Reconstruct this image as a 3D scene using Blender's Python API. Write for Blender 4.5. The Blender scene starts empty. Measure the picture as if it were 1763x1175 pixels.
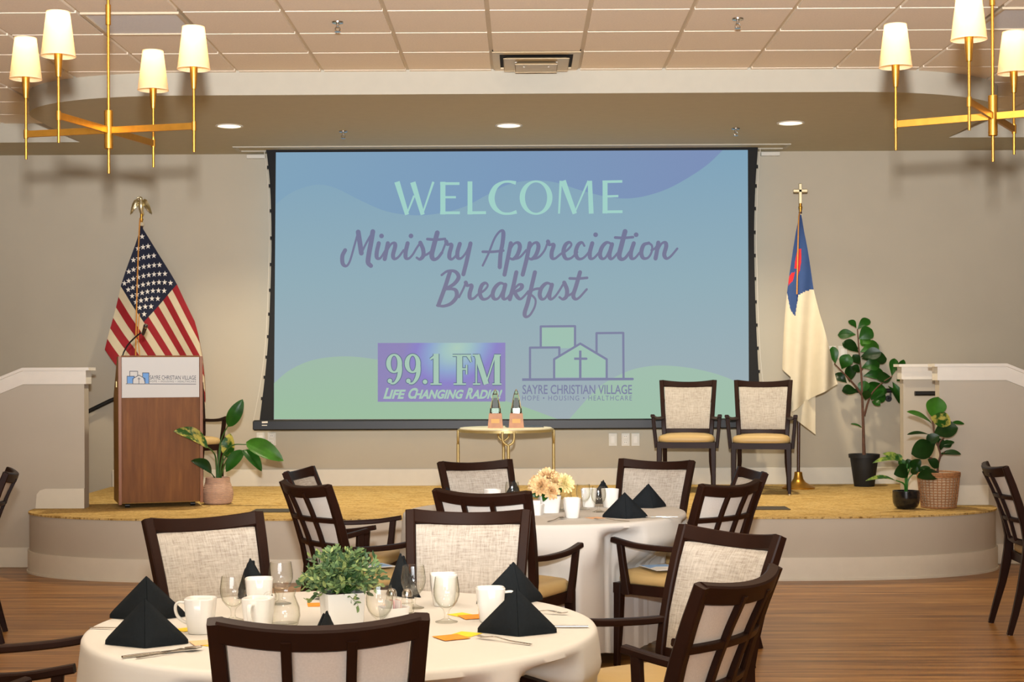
import bpy, bmesh, math, random
from mathutils import Vector, Matrix
random.seed(7)
PI = math.pi
C = bpy.context.scene
COL = C.collection

# ------------------------------------------------------------------ camera
F, EYE, YAW, ROLL = 2680.0, 1.52, .00616, .00436
cam_d = bpy.data.cameras.new('camera')
cam = bpy.data.objects.new('camera', cam_d); COL.objects.link(cam)
cam_d.sensor_width = 36.0
cam_d.lens = 36.0 * F / 1763.0
cam_d.shift_y = 47.5 / 1763.0
cam_d.clip_end = 100
cam.matrix_world = Matrix.Translation((0, 0, EYE)) @ Matrix.Rotation(YAW, 4, 'Z') @ Matrix.Rotation(PI/2, 4, 'X') @ Matrix.Rotation(-ROLL, 4, 'Z')
C.camera = cam

# ------------------------------------------------------------------ light and exposure
C.view_settings.view_transform = 'Standard'
C.view_settings.look = 'None'
C.view_settings.exposure = 0.0
C.view_settings.gamma = 1.0
C.view_settings.use_curve_mapping = False
C.cycles.use_denoising = True
C.cycles.max_bounces = 8
C.cycles.caustics_reflective = False
C.cycles.caustics_refractive = False
C.cycles.sample_clamp_indirect = 6.0
world = bpy.data.worlds.new('world'); C.world = world
world.use_nodes = True
bg = world.node_tree.nodes['Background']
bg.inputs[0].default_value = (1.0, .86, .70, 1)
bg.inputs[1].default_value = .05

def light(name, kind, loc, power, col, target=None, **kw):
    d = bpy.data.lights.new(name, kind); d.energy = power; d.color = col
    for k, v in kw.items(): setattr(d, k, v)
    o = bpy.data.objects.new(name, d); COL.objects.link(o); o.location = loc
    if target is not None:
        o.rotation_euler = (Vector(target) - Vector(loc)).to_track_quat('-Z', 'Y').to_euler()
    return o
WARM = (1.0, .87, .69)
# recessed lamps in the dining room's ceiling
for ly in (-1.5, 2.2, 5.9):
    for lx in (-4.4, -1.5, 1.5, 4.4):
        light('ceiling_lamp', 'AREA', (lx, ly, 3.6), 27, WARM, shape='DISK', size=.5)
# the photographer's flash, held a little above the camera and tilted up
light('camera_flash', 'SPOT', (0.0, 0.0, 1.92), 4600, (.98, .98, 1.0), target=(0, 12, 6.4), spot_size=math.radians(72), spot_blend=.75, shadow_soft_size=.07)
# cool area light added behind the camera to lift cloth drapes and chair backs
light('cool_fill_light', 'AREA', (-1.0, -3.7, 1.7), 290, (.86, .94, 1.0), target=(0, 8, 1.0), shape='RECTANGLE', size=6.0, size_y=1.8)

# ------------------------------------------------------------------ helpers
def at(px, py, Y):
    """the point at distance Y from the camera's wall-parallel plane that lies at photo position px, py"""
    u = (px - 881.5) / F; v = (635.0 - py) / F
    u0 = u * math.cos(ROLL) + v * math.sin(ROLL); v0 = -u * math.sin(ROLL) + v * math.cos(ROLL)
    X = u0 * math.cos(YAW) - math.sin(YAW); D = u0 * math.sin(YAW) + math.cos(YAW)
    return Vector((X / D * Y, Y, EYE + v0 / D * Y))

def lin(h):
    h = h.lstrip('#')
    o = []
    for i in (0, 2, 4):
        c = int(h[i:i+2], 16) / 255
        o.append(c / 12.92 if c <= .04045 else ((c + .055) / 1.055) ** 2.4)
    return (*o, 1.0)

class NT:
    def __init__(s, name):
        s.m = bpy.data.materials.new(name); s.m.use_nodes = True
        s.t = s.m.node_tree; s.b = s.t.nodes['Principled BSDF']
    def n(s, kind, **kw):
        x = s.t.nodes.new(kind)
        for k, v in kw.items(): setattr(x, k, v)
        return x
    def l(s, a, b): s.t.links.new(a, b)
    def coord(s, scale=(1, 1, 1), kind='Object', rot=(0, 0, 0)):
        tc = s.n('ShaderNodeTexCoord'); mp = s.n('ShaderNodeMapping')
        mp.inputs['Scale'].default_value = scale; mp.inputs['Rotation'].default_value = rot
        s.l(tc.outputs[kind], mp.inputs[0]); return mp.outputs[0]
    def noise(s, vec, scale=5, detail=4, rough=.5):
        x = s.n('ShaderNodeTexNoise'); x.inputs['Scale'].default_value = scale
        x.inputs['Detail'].default_value = detail; x.inputs['Roughness'].default_value = rough
        s.l(vec, x.inputs['Vector']); return x.outputs['Fac']
    def ramp(s, fac, stops):
        r = s.n('ShaderNodeValToRGB'); e = r.color_ramp.elements
        while len(e) < len(stops): e.new(.5)
        for k, (p, c) in zip(e, stops): k.position = p; k.color = lin(c) if isinstance(c, str) else c
        s.l(fac, r.inputs[0]); return r.outputs[0]
    def mix(s, fac, a, b, mode='MIX'):
        x = s.n('ShaderNodeMix'); x.data_type = 'RGBA'; x.blend_type = mode
        for sock, v in ((x.inputs[0], fac), (x.inputs[6], a), (x.inputs[7], b)):
            if hasattr(v, 'links') or isinstance(v, bpy.types.NodeSocket): s.l(v, sock)
            else: sock.default_value = v
        return x.outputs[2]
    def bump(s, h, strength=.2, dist=.01):
        b = s.n('ShaderNodeBump'); b.inputs['Strength'].default_value = strength; b.inputs['Distance'].default_value = dist
        s.l(h, b.inputs['Height']); s.l(b.outputs[0], s.b.inputs['Normal'])

def mat(name, col, rough=.5, metal=0.0, vary=.06, nscale=12, spec=.5, emit=None, estr=0.0, trans=0.0, ior=1.45, bump=0.0, coat=0.0):
    k = NT(name); c = lin(col)
    k.b.inputs['Roughness'].default_value = rough; k.b.inputs['Metallic'].default_value = metal
    k.b.inputs['Specular IOR Level'].default_value = spec
    if vary:
        f = k.noise(k.coord(), nscale)
        a = tuple(x * (1 - vary) for x in c[:3]) + (1,); b = tuple(min(1, x * (1 + vary)) for x in c[:3]) + (1,)
        k.l(k.ramp(f, [(.3, a), (.7, b)]), k.b.inputs['Base Color'])
        if bump: k.bump(f, bump)
    else: k.b.inputs['Base Color'].default_value = c
    if emit: k.b.inputs['Emission Color'].default_value = lin(emit); k.b.inputs['Emission Strength'].default_value = estr
    if trans: k.b.inputs['Transmission Weight'].default_value = trans; k.b.inputs['IOR'].default_value = ior
    if coat: k.b.inputs['Coat Weight'].default_value = coat
    return k.m

class MB:
    def __init__(s): s.bm = bmesh.new(); s.k = 0
    def face(s, vs, k=None):
        try:
            f = s.bm.faces.new(vs); f.material_index = s.k if k is None else k; return f
        except ValueError: return None
    def loft(s, rings, closed=True, cap=True):
        R = [[s.bm.verts.new(p) for p in r] for r in rings]
        n = len(R[0])
        for a, b in zip(R, R[1:]):
            for i in range(n if closed else n - 1):
                j = (i + 1) % n; s.face((a[i], a[j], b[j], b[i]))
        if cap and closed: s.face(R[0][::-1]); s.face(R[-1])
        return R
    def grid(s, P, k=None):
        V = [[s.bm.verts.new(p) for p in r] for r in P]
        for a in range(len(V) - 1):
            for b in range(len(V[0]) - 1): s.face((V[a][b], V[a][b+1], V[a+1][b+1], V[a+1][b]), k)
        return V
    def box(s, c, d, rz=0.0, ch=.0):
        c = Vector(c); hx, hy, hz = d[0]/2, d[1]/2, d[2]/2; M = Matrix.Rotation(rz, 3, 'Z')
        ch = min(ch, hx*.9, hy*.9, hz*.9)
        def ring(z, i):
            x, y = hx - i, hy - i; q = ch*.6 if ch else 0
            pts = [(x-q, -y), (x, -y+q), (x, y-q), (x-q, y), (-x+q, y), (-x, y-q), (-x, -y+q), (-x+q, -y)] if ch else [(x, -y), (x, y), (-x, y), (-x, -y)]
            return [c + M @ Vector((a, b, z)) for a, b in pts]
        s.loft([ring(-hz, ch), ring(-hz+ch, 0), ring(hz-ch, 0), ring(hz, ch)] if ch else [ring(-hz, 0), ring(hz, 0)])
        return s
    def slab(s, poly, z0, z1):
        s.loft([[Vector((x, y, z0)) for x, y in poly], [Vector((x, y, z1)) for x, y in poly]]); return s
    def prism_y(s, poly, y0, y1):
        s.loft([[Vector((x, y0, z)) for x, z in poly], [Vector((x, y1, z)) for x, z in poly]]); return s
    def beam(s, pts, secs, side=(1, 0, 0), ch=.25, caps=True):
        pts = [Vector(p) for p in pts]; side = Vector(side); rings = []
        if not isinstance(secs, list): secs = [secs] * len(pts)
        for i, p in enumerate(pts):
            t = (pts[min(i+1, len(pts)-1)] - pts[max(i-1, 0)]).normalized()
            a = (side - t * side.dot(t)).normalized(); b = t.cross(a)
            w, h = secs[i][0]/2, secs[i][1]/2; q = min(w, h) * ch * 2 * .5
            rings.append([p + a*x + b*y for x, y in ((w-q, -h), (w, -h+q), (w, h-q), (w-q, h), (-w+q, h), (-w, h-q), (-w, -h+q), (-w+q, -h))])
        s.loft(rings, cap=caps); return s
    def tube(s, pts, r, n=10, cap=True):
        pts = [Vector(p) for p in pts]; rr = r if isinstance(r, (list, tuple)) else [r] * len(pts); rings = []; a = None
        for i, p in enumerate(pts):
            t = (pts[min(i+1, len(pts)-1)] - pts[max(i-1, 0)]).normalized()
            if a is None: a = t.orthogonal().normalized()
            a = (a - t * a.dot(t)).normalized(); b = t.cross(a)
            rings.append([p + (a*math.cos(2*PI*k/n) + b*math.sin(2*PI*k/n)) * rr[i] for k in range(n)])
        s.loft(rings, cap=cap); return s
    def lathe(s, prof, c=(0, 0, 0), n=32, sx=1, sy=1, sq=0.0, cap=True, rz=0.0):
        c = Vector(c); rings = []
        for r, z in prof:
            ring = []
            for k in range(n):
                a = 2*PI*k/n
                q = 1.0
                if sq:
                    e = 2 + sq
                    q = 1 / (abs(math.cos(a))**e + abs(math.sin(a))**e) ** (1/e)
                x, y = r*q*math.cos(a)*sx, r*q*math.sin(a)*sy
                ring.append(c + Vector((x*math.cos(rz)-y*math.sin(rz), x*math.sin(rz)+y*math.cos(rz), z)))
            rings.append(ring)
        s.loft(rings, cap=cap); return s
    def cyl(s, c, r, h, n=20): return s.lathe([(r, 0), (r, h)], c, n)
    def build(s, name, m, parent=None, smooth=40, loc=None):
        bmesh.ops.recalc_face_normals(s.bm, faces=s.bm.faces)
        me = bpy.data.meshes.new(name)
        if loc is not None: bmesh.ops.translate(s.bm, verts=s.bm.verts, vec=-Vector(loc))
        s.bm.to_mesh(me); s.bm.free()
        for x in (m if isinstance(m, (list, tuple)) else [m]): me.materials.append(x)
        if smooth:
            me.polygons.foreach_set('use_smooth', [True] * len(me.polygons)); me.set_sharp_from_angle(angle=math.radians(smooth))
        o = bpy.data.objects.new(name, me); COL.objects.link(o)
        if loc is not None: o.location = loc
        if parent is not None: o.parent = parent
        return o

def tag(o, label, cat, group=None):
    o['label'] = label; o['category'] = cat
    if group: o['group'] = group
    return o
def thing(name, label, cat, loc=(0, 0, 0), rz=0.0, group=None):
    o = bpy.data.objects.new(name, None); COL.objects.link(o); o.location = loc; o.rotation_euler = (0, 0, rz)
    o.empty_display_size = .1
    return tag(o, label, cat, group)
def struct(o, label=None):
    o['kind'] = 'structure'
    if label: o['label'] = label
    return o
def dup(root, loc, rz, label, group=None):
    r = root.copy(); COL.objects.link(r); r.location = loc; r.rotation_euler = (0, 0, rz); r['label'] = label
    if group: r['group'] = group
    for ch in list(root.children):
        c = ch.copy(); COL.objects.link(c); c.parent = r
        for g in list(ch.children):
            d = g.copy(); COL.objects.link(d); d.parent = c
    return r
def catmull(P, n=8):
    P = [Vector(p) for p in P]
    if len(P) < 3: return P
    Q = [P[0]*2 - P[1]] + P + [P[-1]*2 - P[-2]]; out = []
    for i in range(1, len(Q) - 2):
        a, b, c, d = Q[i-1:i+3]
        for k in range(n):
            t = k / n
            out.append(.5 * ((2*b) + (c-a)*t + (2*a-5*b+4*c-d)*t*t + (3*b-a-3*c+d)*t**3))
    out.append(P[-1]); return out
def inside(x, y, poly):
    r = False
    for (x1, y1), (x2, y2) in zip(poly, poly[1:] + poly[:1]):
        if (y1 > y) != (y2 > y) and x < (x2-x1)*(y-y1)/(y2-y1) + x1: r = not r
    return r

# lettering: flat ribbons and fitted text in a drawing's own two coordinates, laid on a surface by fn(u, v, lift)
class Ink:
    def __init__(s, fn, lift=0.0): s.fn = fn; s.mb = MB(); s.lift = lift
    def P(s, p): return s.mb.bm.verts.new(s.fn(p[0], p[1], s.lift))
    def poly(s, pts):
        vs = [s.P(p) for p in pts]; f = s.mb.face(vs)
        if f: bmesh.ops.triangulate(s.mb.bm, faces=[f])
    def stroke(s, pts, w, curve=True, caps=True, n=7):
        pts = [Vector((p[0], p[1], 0)) for p in pts]
        m = len(pts)
        ws = list(w) if isinstance(w, (list, tuple)) else [w] * m
        if curve and m > 2:
            ext = catmull([(p.x, p.y, q) for p, q in zip(pts, ws)], n)
            pts = [Vector((p.x, p.y, 0)) for p in ext]; ws = [p.z for p in ext]
        L, R = [], []
        for i, p in enumerate(pts):
            t = (pts[min(i+1, len(pts)-1)] - pts[max(i-1, 0)])
            if t.length < 1e-6: continue
            t.normalize(); nrm = Vector((-t.y, t.x, 0)) * ws[i] / 2
            L.append(p + nrm); R.append(p - nrm)
        VL = [s.P(p) for p in L]; VR = [s.P(p) for p in R]
        for i in range(len(VL) - 1): s.mb.face((VL[i], VL[i+1], VR[i+1], VR[i]))
        if caps:
            for p, q in ((pts[0], ws[0]), (pts[-1], ws[-1])): s.dot(p, q/2)
    def dot(s, p, r, ry=None):
        s.mb.face([s.P((p[0] + r*math.cos(2*PI*k/12), p[1] + (ry or r)*math.sin(2*PI*k/12))) for k in range(12)])
    def ring(s, c, rx, ry, wx, wy, n=40):
        o = [s.P((c[0]+(rx)*math.cos(2*PI*k/n), c[1]+(ry)*math.sin(2*PI*k/n))) for k in range(n)]
        i = [s.P((c[0]+(rx-wx)*math.cos(2*PI*k/n), c[1]+(ry-wy)*math.sin(2*PI*k/n))) for k in range(n)]
        for k in range(n):
            j = (k+1) % n; s.mb.face((o[k], o[j], i[j], i[k]))
    def text(s, string, x0, x1, y0, y1, bold=0.0, shear=0.0, spacing=1.0):
        """string squeezed into the rectangle x0..x1, top y0, bottom y1 (v grows downwards)"""
        cu = bpy.data.curves.new('lettering', 'FONT'); cu.body = string; cu.offset = bold; cu.resolution_u = 4; cu.space_character = spacing
        ob = bpy.data.objects.new('lettering', cu); COL.objects.link(ob)
        dg = bpy.context.evaluated_depsgraph_get(); dg.update()
        me = bpy.data.meshes.new_from_object(ob.evaluated_get(dg))
        xs = [v.co.x for v in me.vertices]; ys = [v.co.y for v in me.vertices]
        ax, bx, ay, by = min(xs), max(xs), min(ys), max(ys)
        sh = shear * (y1 - y0)
        V = []
        for v in me.vertices:
            q = (v.co.y - ay) / (by - ay)
            V.append(s.P((x0 + (v.co.x - ax) / (bx - ax) * (x1 - x0 - sh) + sh * q, y1 + (y0 - y1) * q)))
        for p in me.polygons: s.mb.face([V[i] for i in p.vertices])
        bpy.data.objects.remove(ob); bpy.data.curves.remove(cu); bpy.data.meshes.remove(me)
    def build(s, name, m, parent):
        o = s.mb.build(name, m, None, smooth=0); o.parent = parent
        if parent is not None: o.matrix_parent_inverse = parent.matrix_basis.inverted()
        return o

def leaf(base, tip, width, nrm=(0, -1, 0), arch=.12, fold=.25, m=None, parent=None, ov=None, twist=0.0, blunt=.6):
    b, t = Vector(base), Vector(tip); d = t - b; L = d.length; d.normalize(); nrm = Vector(nrm)
    n = (nrm - d * nrm.dot(d)).normalized(); s_ = d.cross(n)
    if twist: n, s_ = n*math.cos(twist) + s_*math.sin(twist), s_*math.cos(twist) - n*math.sin(twist)
    mb = MB(); rows = []
    for i in range(13):
        q = i / 12
        w = width/2 * (max(0, math.sin(PI * q**blunt)) ** .7 if 0 < q < 1 else 0) + .0006
        c = b + d*L*q + n * (arch * L * math.sin(PI*q)) + Vector((0, 0, -.08*L*q*q))
        rows.append([c + s_*w*k - n*(-abs(k))*fold*w*.6 for k in (-1, -.66, -.33, 0, .33, .66, 1)])
    mb.grid(rows)
    ex = bmesh.ops.solidify(mb.bm, geom=mb.bm.faces[:], thickness=.0012)
    o = mb.build('leaf', m, None, smooth=60); o.parent = parent
    if parent is not None: o.matrix_parent_inverse = parent.matrix_basis.inverted()
    return o

def keep(o, parent):
    o.parent = parent; o.matrix_parent_inverse = parent.matrix_basis.inverted(); return o

# ------------------------------------------------------------------ materials
M = {}
M['wall'] = mat('wall_paint', '#bcb29e', .85, nscale=3, vary=.02)
M['half'] = mat('half_wall_paint', '#bfb6a6', .8, nscale=3, vary=.02)
M['trim'] = mat('trim_paint', '#e0d9c8', .55, vary=.02)
M['cap'] = mat('cap_paint', '#e8e2d6', .5, vary=.02)
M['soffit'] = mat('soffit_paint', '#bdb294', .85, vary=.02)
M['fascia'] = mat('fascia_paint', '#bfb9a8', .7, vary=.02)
M['tile'] = mat('ceiling_tile_mineral_fibre', '#f9ead3', .95, nscale=90, vary=.04, bump=.05)
M['grid'] = mat('ceiling_grid_bar', '#d8c6a8', .6, vary=.02)
def wood_floor():
    k = NT('plank_floor')
    v = k.coord((1, 1, 1)); br = k.n('ShaderNodeTexBrick')
    br.inputs['Scale'].default_value = 1.0; br.inputs['Brick Width'].default_value = 1.22; br.inputs['Row Height'].default_value = .15
    br.inputs['Mortar Size'].default_value = .0015; br.inputs['Color1'].default_value = lin('#a2733c'); br.inputs['Color2'].default_value = lin('#8f6232'); br.inputs['Mortar'].default_value = lin('#5e3a20')
    br.offset = .37; k.l(v, br.inputs['Vector'])
    g = k.noise(k.coord((.55, 9, 1)), 1.6, 7, .68)
    grain = k.ramp(g, [(.35, '#47280d'), (.46, '#8f5f2b'), (.55, '#a8763a'), (.66, '#cf9c5c')])
    fine = k.noise(k.coord((3, 90, 1)), 3, 3)
    col = k.mix(.75, br.outputs['Color'], grain)
    col = k.mix(k.ramp(fine, [(.3, '#262626'), (.7, '#000000')]), col, lin('#5a3416'))
    k.l(col, k.b.inputs['Base Color']); k.b.inputs['Roughness'].default_value = .33; k.b.inputs['Specular IOR Level'].default_value = .45
    k.bump(fine, .04, .004)
    return k.m
M['floor'] = wood_floor()
def carpet():
    k = NT('stage_carpet')
    a = k.noise(k.coord((1.2, 4, 1)), 5, 6, .75); b = k.noise(k.coord((9, 26, 6)), 4, 4, .7)
    col = k.ramp(a, [(.34, '#a08048'), (.46, '#c8a765'), (.56, '#d8bb7e'), (.68, '#ad8c50')])
    col = k.mix(k.ramp(b, [(.38, '#e0e0e0'), (.48, '#000000')]), col, lin('#6a4d22'))
    k.l(col, k.b.inputs['Base Color']); k.b.inputs['Roughness'].default_value = .95; k.b.inputs['Specular IOR Level'].default_value = .1
    k.bump(b, .5, .006); return k.m
M['carpet'] = carpet()
M['dark'] = mat('dark_stained_wood', '#25130c', .42, vary=.2, nscale=6, spec=.13)
def linen():
    k = NT('woven_linen')
    h = k.noise(k.coord((17, 17, 170)), 1.0, 4, .75); v = k.noise(k.coord((170, 17, 17)), 1.0, 4, .75)
    a = k.n('ShaderNodeMath', operation='ADD'); k.l(h, a.inputs[0]); k.l(v, a.inputs[1])
    a2 = k.n('ShaderNodeMath', operation='MULTIPLY'); k.l(a.outputs[0], a2.inputs[0]); a2.inputs[1].default_value = .5; a = a2
    k.l(k.ramp(a.outputs[0], [(.38, '#958b80'), (.47, '#ada59a'), (.55, '#b9b2a7'), (.64, '#c5beb4')]), k.b.inputs['Base Color'])
    k.b.inputs['Roughness'].default_value = .9; k.b.inputs['Specular IOR Level'].default_value = .15; k.bump(a.outputs[0], .35, .004); return k.m
M['linen'] = linen()
M['backing'] = mat('chair_backing_cloth', '#cfcdc6', .7, nscale=200, vary=.05)
M['vinyl'] = mat('tan_vinyl', '#b99d68', .5, vary=.03)
M['chrome'] = mat('chrome', '#c8c4bc', .2, 1.0, vary=0)
M['cloth'] = mat('white_table_linen', '#cfccc6', .85, vary=.015, nscale=3, spec=.2)
M['napkin'] = mat('black_napkin_cloth', '#14191d', .85, vary=.15, nscale=150, spec=.2)
M['china'] = mat('white_china', '#e6e5e1', .18, vary=0, coat=.3)
def thin_glass():
    k = NT('clear_glass'); k.t.nodes.remove(k.b)
    lw = k.n('ShaderNodeLayerWeight'); lw.inputs[0].default_value = .35
    tr = k.n('ShaderNodeBsdfTransparent'); k.l(k.ramp(lw.outputs['Facing'], [(0, '#ffffff'), (.45, '#f9f9f5'), (.8, '#d9d7d0'), (1, '#716e66')]), tr.inputs[0])
    gl = k.n('ShaderNodeBsdfGlossy'); gl.inputs['Roughness'].default_value = .06
    mx = k.n('ShaderNodeMixShader'); pw = k.n('ShaderNodeMath', operation='POWER'); k.l(lw.outputs['Facing'], pw.inputs[0]); pw.inputs[1].default_value = 3.0; mp = k.n('ShaderNodeMath', operation='MULTIPLY_ADD'); k.l(pw.outputs[0], mp.inputs[0]); mp.inputs[1].default_value = .45; mp.inputs[2].default_value = .04
    k.l(mp.outputs[0], mx.inputs[0]); k.l(tr.outputs[0], mx.inputs[1]); k.l(gl.outputs[0], mx.inputs[2]); k.l(mx.outputs[0], k.t.nodes['Material Output'].inputs[0]); return k.m
M['glass'] = thin_glass()
M['water'] = mat('water', '#f4fbff', .0, vary=0, trans=1.0, ior=1.33)
M['steel'] = mat('flatware_steel', '#c2bcb2', .18, 1.0, vary=0)
M['brass'] = mat('brushed_brass', '#c4933f', .36, 1.0, vary=.08, nscale=30)
M['goldmetal'] = mat('pale_gold_metal', '#b3a06c', .42, .6, vary=.05)
M['black'] = mat('black_plastic', '#121314', .4, vary=0)
M['blackfab'] = mat('black_screen_fabric', '#0c0d0f', .8, vary=0)
M['blackbar'] = mat('black_aluminium', '#0f1217', .45, .1, vary=0)
M['white'] = mat('white_plastic', '#d6d0c2', .45, vary=0)
M['cavity'] = mat('dark_opening', '#17130e', .9, vary=0)
def podium_wood(name, c1, c2, c3):
    k = NT(name); g = k.noise(k.coord((14, 14, 1.6)), 1.6, 6, .6)
    f = k.noise(k.coord((160, 160, 5)), 1, 2)
    col = k.ramp(g, [(.3, c1), (.5, c2), (.7, c3)]); col = k.mix(k.ramp(f, [(.3, '#303030'), (.7, '#000000')]), col, lin('#3c1f0e'))
    k.l(col, k.b.inputs['Base Color']); k.b.inputs['Roughness'].default_value = .5; k.b.inputs['Specular IOR Level'].default_value = .25; return k.m
M['podium'] = podium_wood('lectern_walnut_veneer', '#6a3d14', '#78491c', '#865522')
M['podside'] = podium_wood('lectern_side_veneer', '#8a5f1c', '#966a22', '#a0742a')
M['edge'] = mat('lectern_edge_band', '#8a5226', .4)
M['sign'] = mat('white_sign_board', '#c9c7c2', .45, vary=0)
M['signink'] = mat('sign_navy_ink', '#2e3346', .5, vary=0)
M['signblue'] = mat('sign_blue_ink', '#5e97d8', .5, vary=0)
M['leafd'] = mat('dark_green_leaf', '#1f4816', .35, vary=.35, nscale=9)
M['leafm'] = mat('mid_green_leaf', '#2c691d', .38, vary=.3, nscale=9)
M['leafb'] = mat('bright_green_leaf', '#4f8f2c', .4, vary=.25, nscale=9)
def variegated(name, g, y, sc, lo, hi):
    k = NT(name); f = k.noise(k.coord(), sc, 3, .6); k.l(k.ramp(f, [(lo, g), (hi, y)]), k.b.inputs['Base Color']); k.b.inputs['Roughness'].default_value = .4; return k.m
M['leafy'] = variegated('yellow_blotched_leaf', '#2f6a1e', '#d8cf6a', 13, .48, .58)
M['leafv'] = variegated('pale_veined_leaf', '#3a7a34', '#b9cf6a', 22, .42, .6)
M['stem'] = mat('green_stem', '#335c22', .5, vary=.15)
M['bark'] = mat('brown_bark', '#5f4030', .8, vary=.25, nscale=30)
M['soil'] = mat('potting_soil', '#2a1c12', .95, vary=.3, nscale=60)

# ------------------------------------------------------------------ the room
def quad_wall(name, c, d, m): return struct(MB().box(c, d).build(name, m, smooth=0))
quad_wall('floor', (0, 5.2, -.05), (16, 19, .1), M['floor'])
quad_wall('wall_back', (0, 14.27, 1.9), (16, .14, 3.8), M['wall'])
quad_wall('wall_left', (-7.57, 5.2, 1.9), (.14, 18.4, 3.8), M['wall'])
quad_wall('wall_right', (7.57, 5.2, 1.9), (.14, 18.4, 3.8), M['wall'])
quad_wall('wall_front', (0, -4.07, 1.9), (16, .14, 3.8), M['wall'])

def ceiling():
    mb = MB(); mb.box((0, 5.2, 3.725), (15.2, 18.6, .11))       # deck that carries the grid
    o = struct(mb.build('ceiling', M['grid'], smooth=0))
    t = MB(); P = .6117
    skip = {(-4, 0), (5, 0), (0, 2)}
    for i in range(-11, 13):
        for j in range(-9, 8):
            if (i, j) in skip: continue
            cx, cy = -.195 + .61 * (i + .5), 9.255 + P * (j + .5)
            if abs(cx) > 7.3 or cy < -3.9 or cy > 14: continue
            t.box((cx, cy, 3.662), (.582, .584, .016))
    t.build('ceiling_tiles', M['tile'], o, smooth=0)
    return o
ceiling()

def bump_outline(xl, xr, yf, yb, rx, ry, e=2.3, n=18):
    """outline of the rounded apron: straight front at yf, elliptic corners, straight sides back to yb"""
    P = [(xl, yb)]
    for k in range(n + 1):
        a = PI/2 * k / n
        P.append((xl + rx * (1 - math.cos(a) ** (2/e)), yf + ry * (1 - math.sin(a) ** (2/e))))
    for k in range(n + 1):
        a = PI/2 * (1 - k / n)
        P.append((xr - rx * (1 - math.cos(a) ** (2/e)), yf + ry * (1 - math.sin(a) ** (2/e))))
    P.append((xr, yb)); return P
soff = bump_outline(-3.80, 3.68, 11.15, 13.40, 1.35, 1.0, 2.1)
poly = [(-7.49, 14.199), (-7.49, 13.40)] + soff + [(7.49, 13.40), (7.49, 14.199)]
mb = MB(); mb.slab(poly, 3.49, 3.668)
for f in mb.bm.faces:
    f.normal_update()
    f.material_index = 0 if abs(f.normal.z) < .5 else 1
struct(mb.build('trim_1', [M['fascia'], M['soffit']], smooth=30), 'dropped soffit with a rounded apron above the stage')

stage_poly = bump_outline(-3.76, 3.60, 11.10, 11.99, 1.55, .86, 2.2)
full = [(-3.76, 14.199)] + stage_poly + [(3.60, 14.199)]
st = MB(); st.slab(full, 0, .447); stage = struct(st.build('trim_2', M['half'], smooth=30), 'raised stage platform with a rounded front')
cp = MB(); cp.slab(full, .4475, .454); stg_c = cp.build('carpet', M['carpet'], stage, smooth=30); stg_c['label'] = 'gold flecked stage carpet'
def offset_path(P, d):
    out = []
    for i, (x, y) in enumerate(P):
        a = Vector(P[max(i-1, 0)]); b = Vector(P[min(i+1, len(P)-1)]); t = (b - a)
        if t.length < 1e-9: t = Vector((0, -1))
        t.normalize(); out.append((x + t.y * d, y - t.x * d))
    return out
bb = MB()
op = offset_path(stage_poly, .014); op2 = offset_path(stage_poly, .022)
def strip(mb, inner, outer, z0, z1):
    mb.loft([[Vector((*a, z0)), Vector((*b, z0)), Vector((*b, z1)), Vector((*a, z1))] for a, b in zip(inner, outer)])
strip(bb, stage_poly, op, .012, .165); strip(bb, stage_poly, op2, 0, .014)
bb.build('base_trim', M['trim'], stage, smooth=30)
ns = MB(); strip(ns, stage_poly, offset_path(stage_poly, .008), .44, .4535); ns.build('nosing', M['carpet'], stage, smooth=30)

def baseboard(name, x0, x1, y, z, h=.155):
    m = MB(); m.box(((x0+x1)/2, y - .008, z + h/2), (x1-x0, .016, h), ch=.004); return struct(m.build(name, M['trim'], smooth=0))
baseboard('baseboard_back', -3.74, 3.58, 14.2, .454)
baseboard('baseboard_left', -7.4, -3.77, 12.0, 0)
baseboard('baseboard_right', 3.62, 7.4, 12.0, 0)

def half_wall(name, x_in, x_bend, x_out, y, slope, label, z0=0.0):
    s = 1 if x_out > x_in else -1; T = .12
    def zt(x): return 1.415 - max(0, (x - x_bend) * s) * slope
    w = MB(); w.prism_y([(x_in, z0), (x_out, z0), (x_out, max(.5, zt(x_out))), (x_bend, 1.415), (x_in, 1.415)], y, y + T)
    o = struct(w.build(name, M['half'], smooth=0), label)
    def band(lo, hi, o0, o1, endx):
        m = MB(); rings = []
        for x in (x_in - s*endx, x_bend, x_out):
            rings.append([Vector((x, y - o0, zt(x) + lo)), Vector((x, y + T + o1, zt(x) + lo)), Vector((x, y + T + o1, zt(x) + hi)), Vector((x, y - o0, zt(x) + hi))])
        m.loft(rings); return m
    band(.0, .105, .018, .018, .018).build('cap_board', M['cap'], o, smooth=0)
    band(.105, .128, .04, .04, .045).build('cap_nosing', M['cap'], o, smooth=0)
    return o
hl = half_wall('wall_stair_left', -3.378, -3.845, -7.4, 12.0, .40, 'half wall beside the steps, flag and lectern side')
m = MB(); m.prism_y([(-3.378, .455), (-3.378, .609), (-3.68, .607), (-3.72, .595), (-3.745, .565), (-3.755, .455)], 11.985, 12.0); m.build('base_trim', M['trim'], hl, smooth=0)
hr = half_wall('wall_ramp_right', 3.214, 3.723, 7.4, 12.0, .40, 'front half wall beside the ramp')
m = MB(); m.box((3.40, 11.992, .531), (.372, .016, .155), ch=.004); m.build('base_trim', M['trim'], hr, smooth=0)
hr2 = half_wall('wall_ramp_back', 3.207, 3.9, 7.4, 13.1, .30, 'rear half wall behind the basket plant')
m = MB(); m.box((3.30, 13.092, .531), (.18, .016, .155), ch=.004); m.build('base_trim', M['trim'], hr2, smooth=0)

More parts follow.
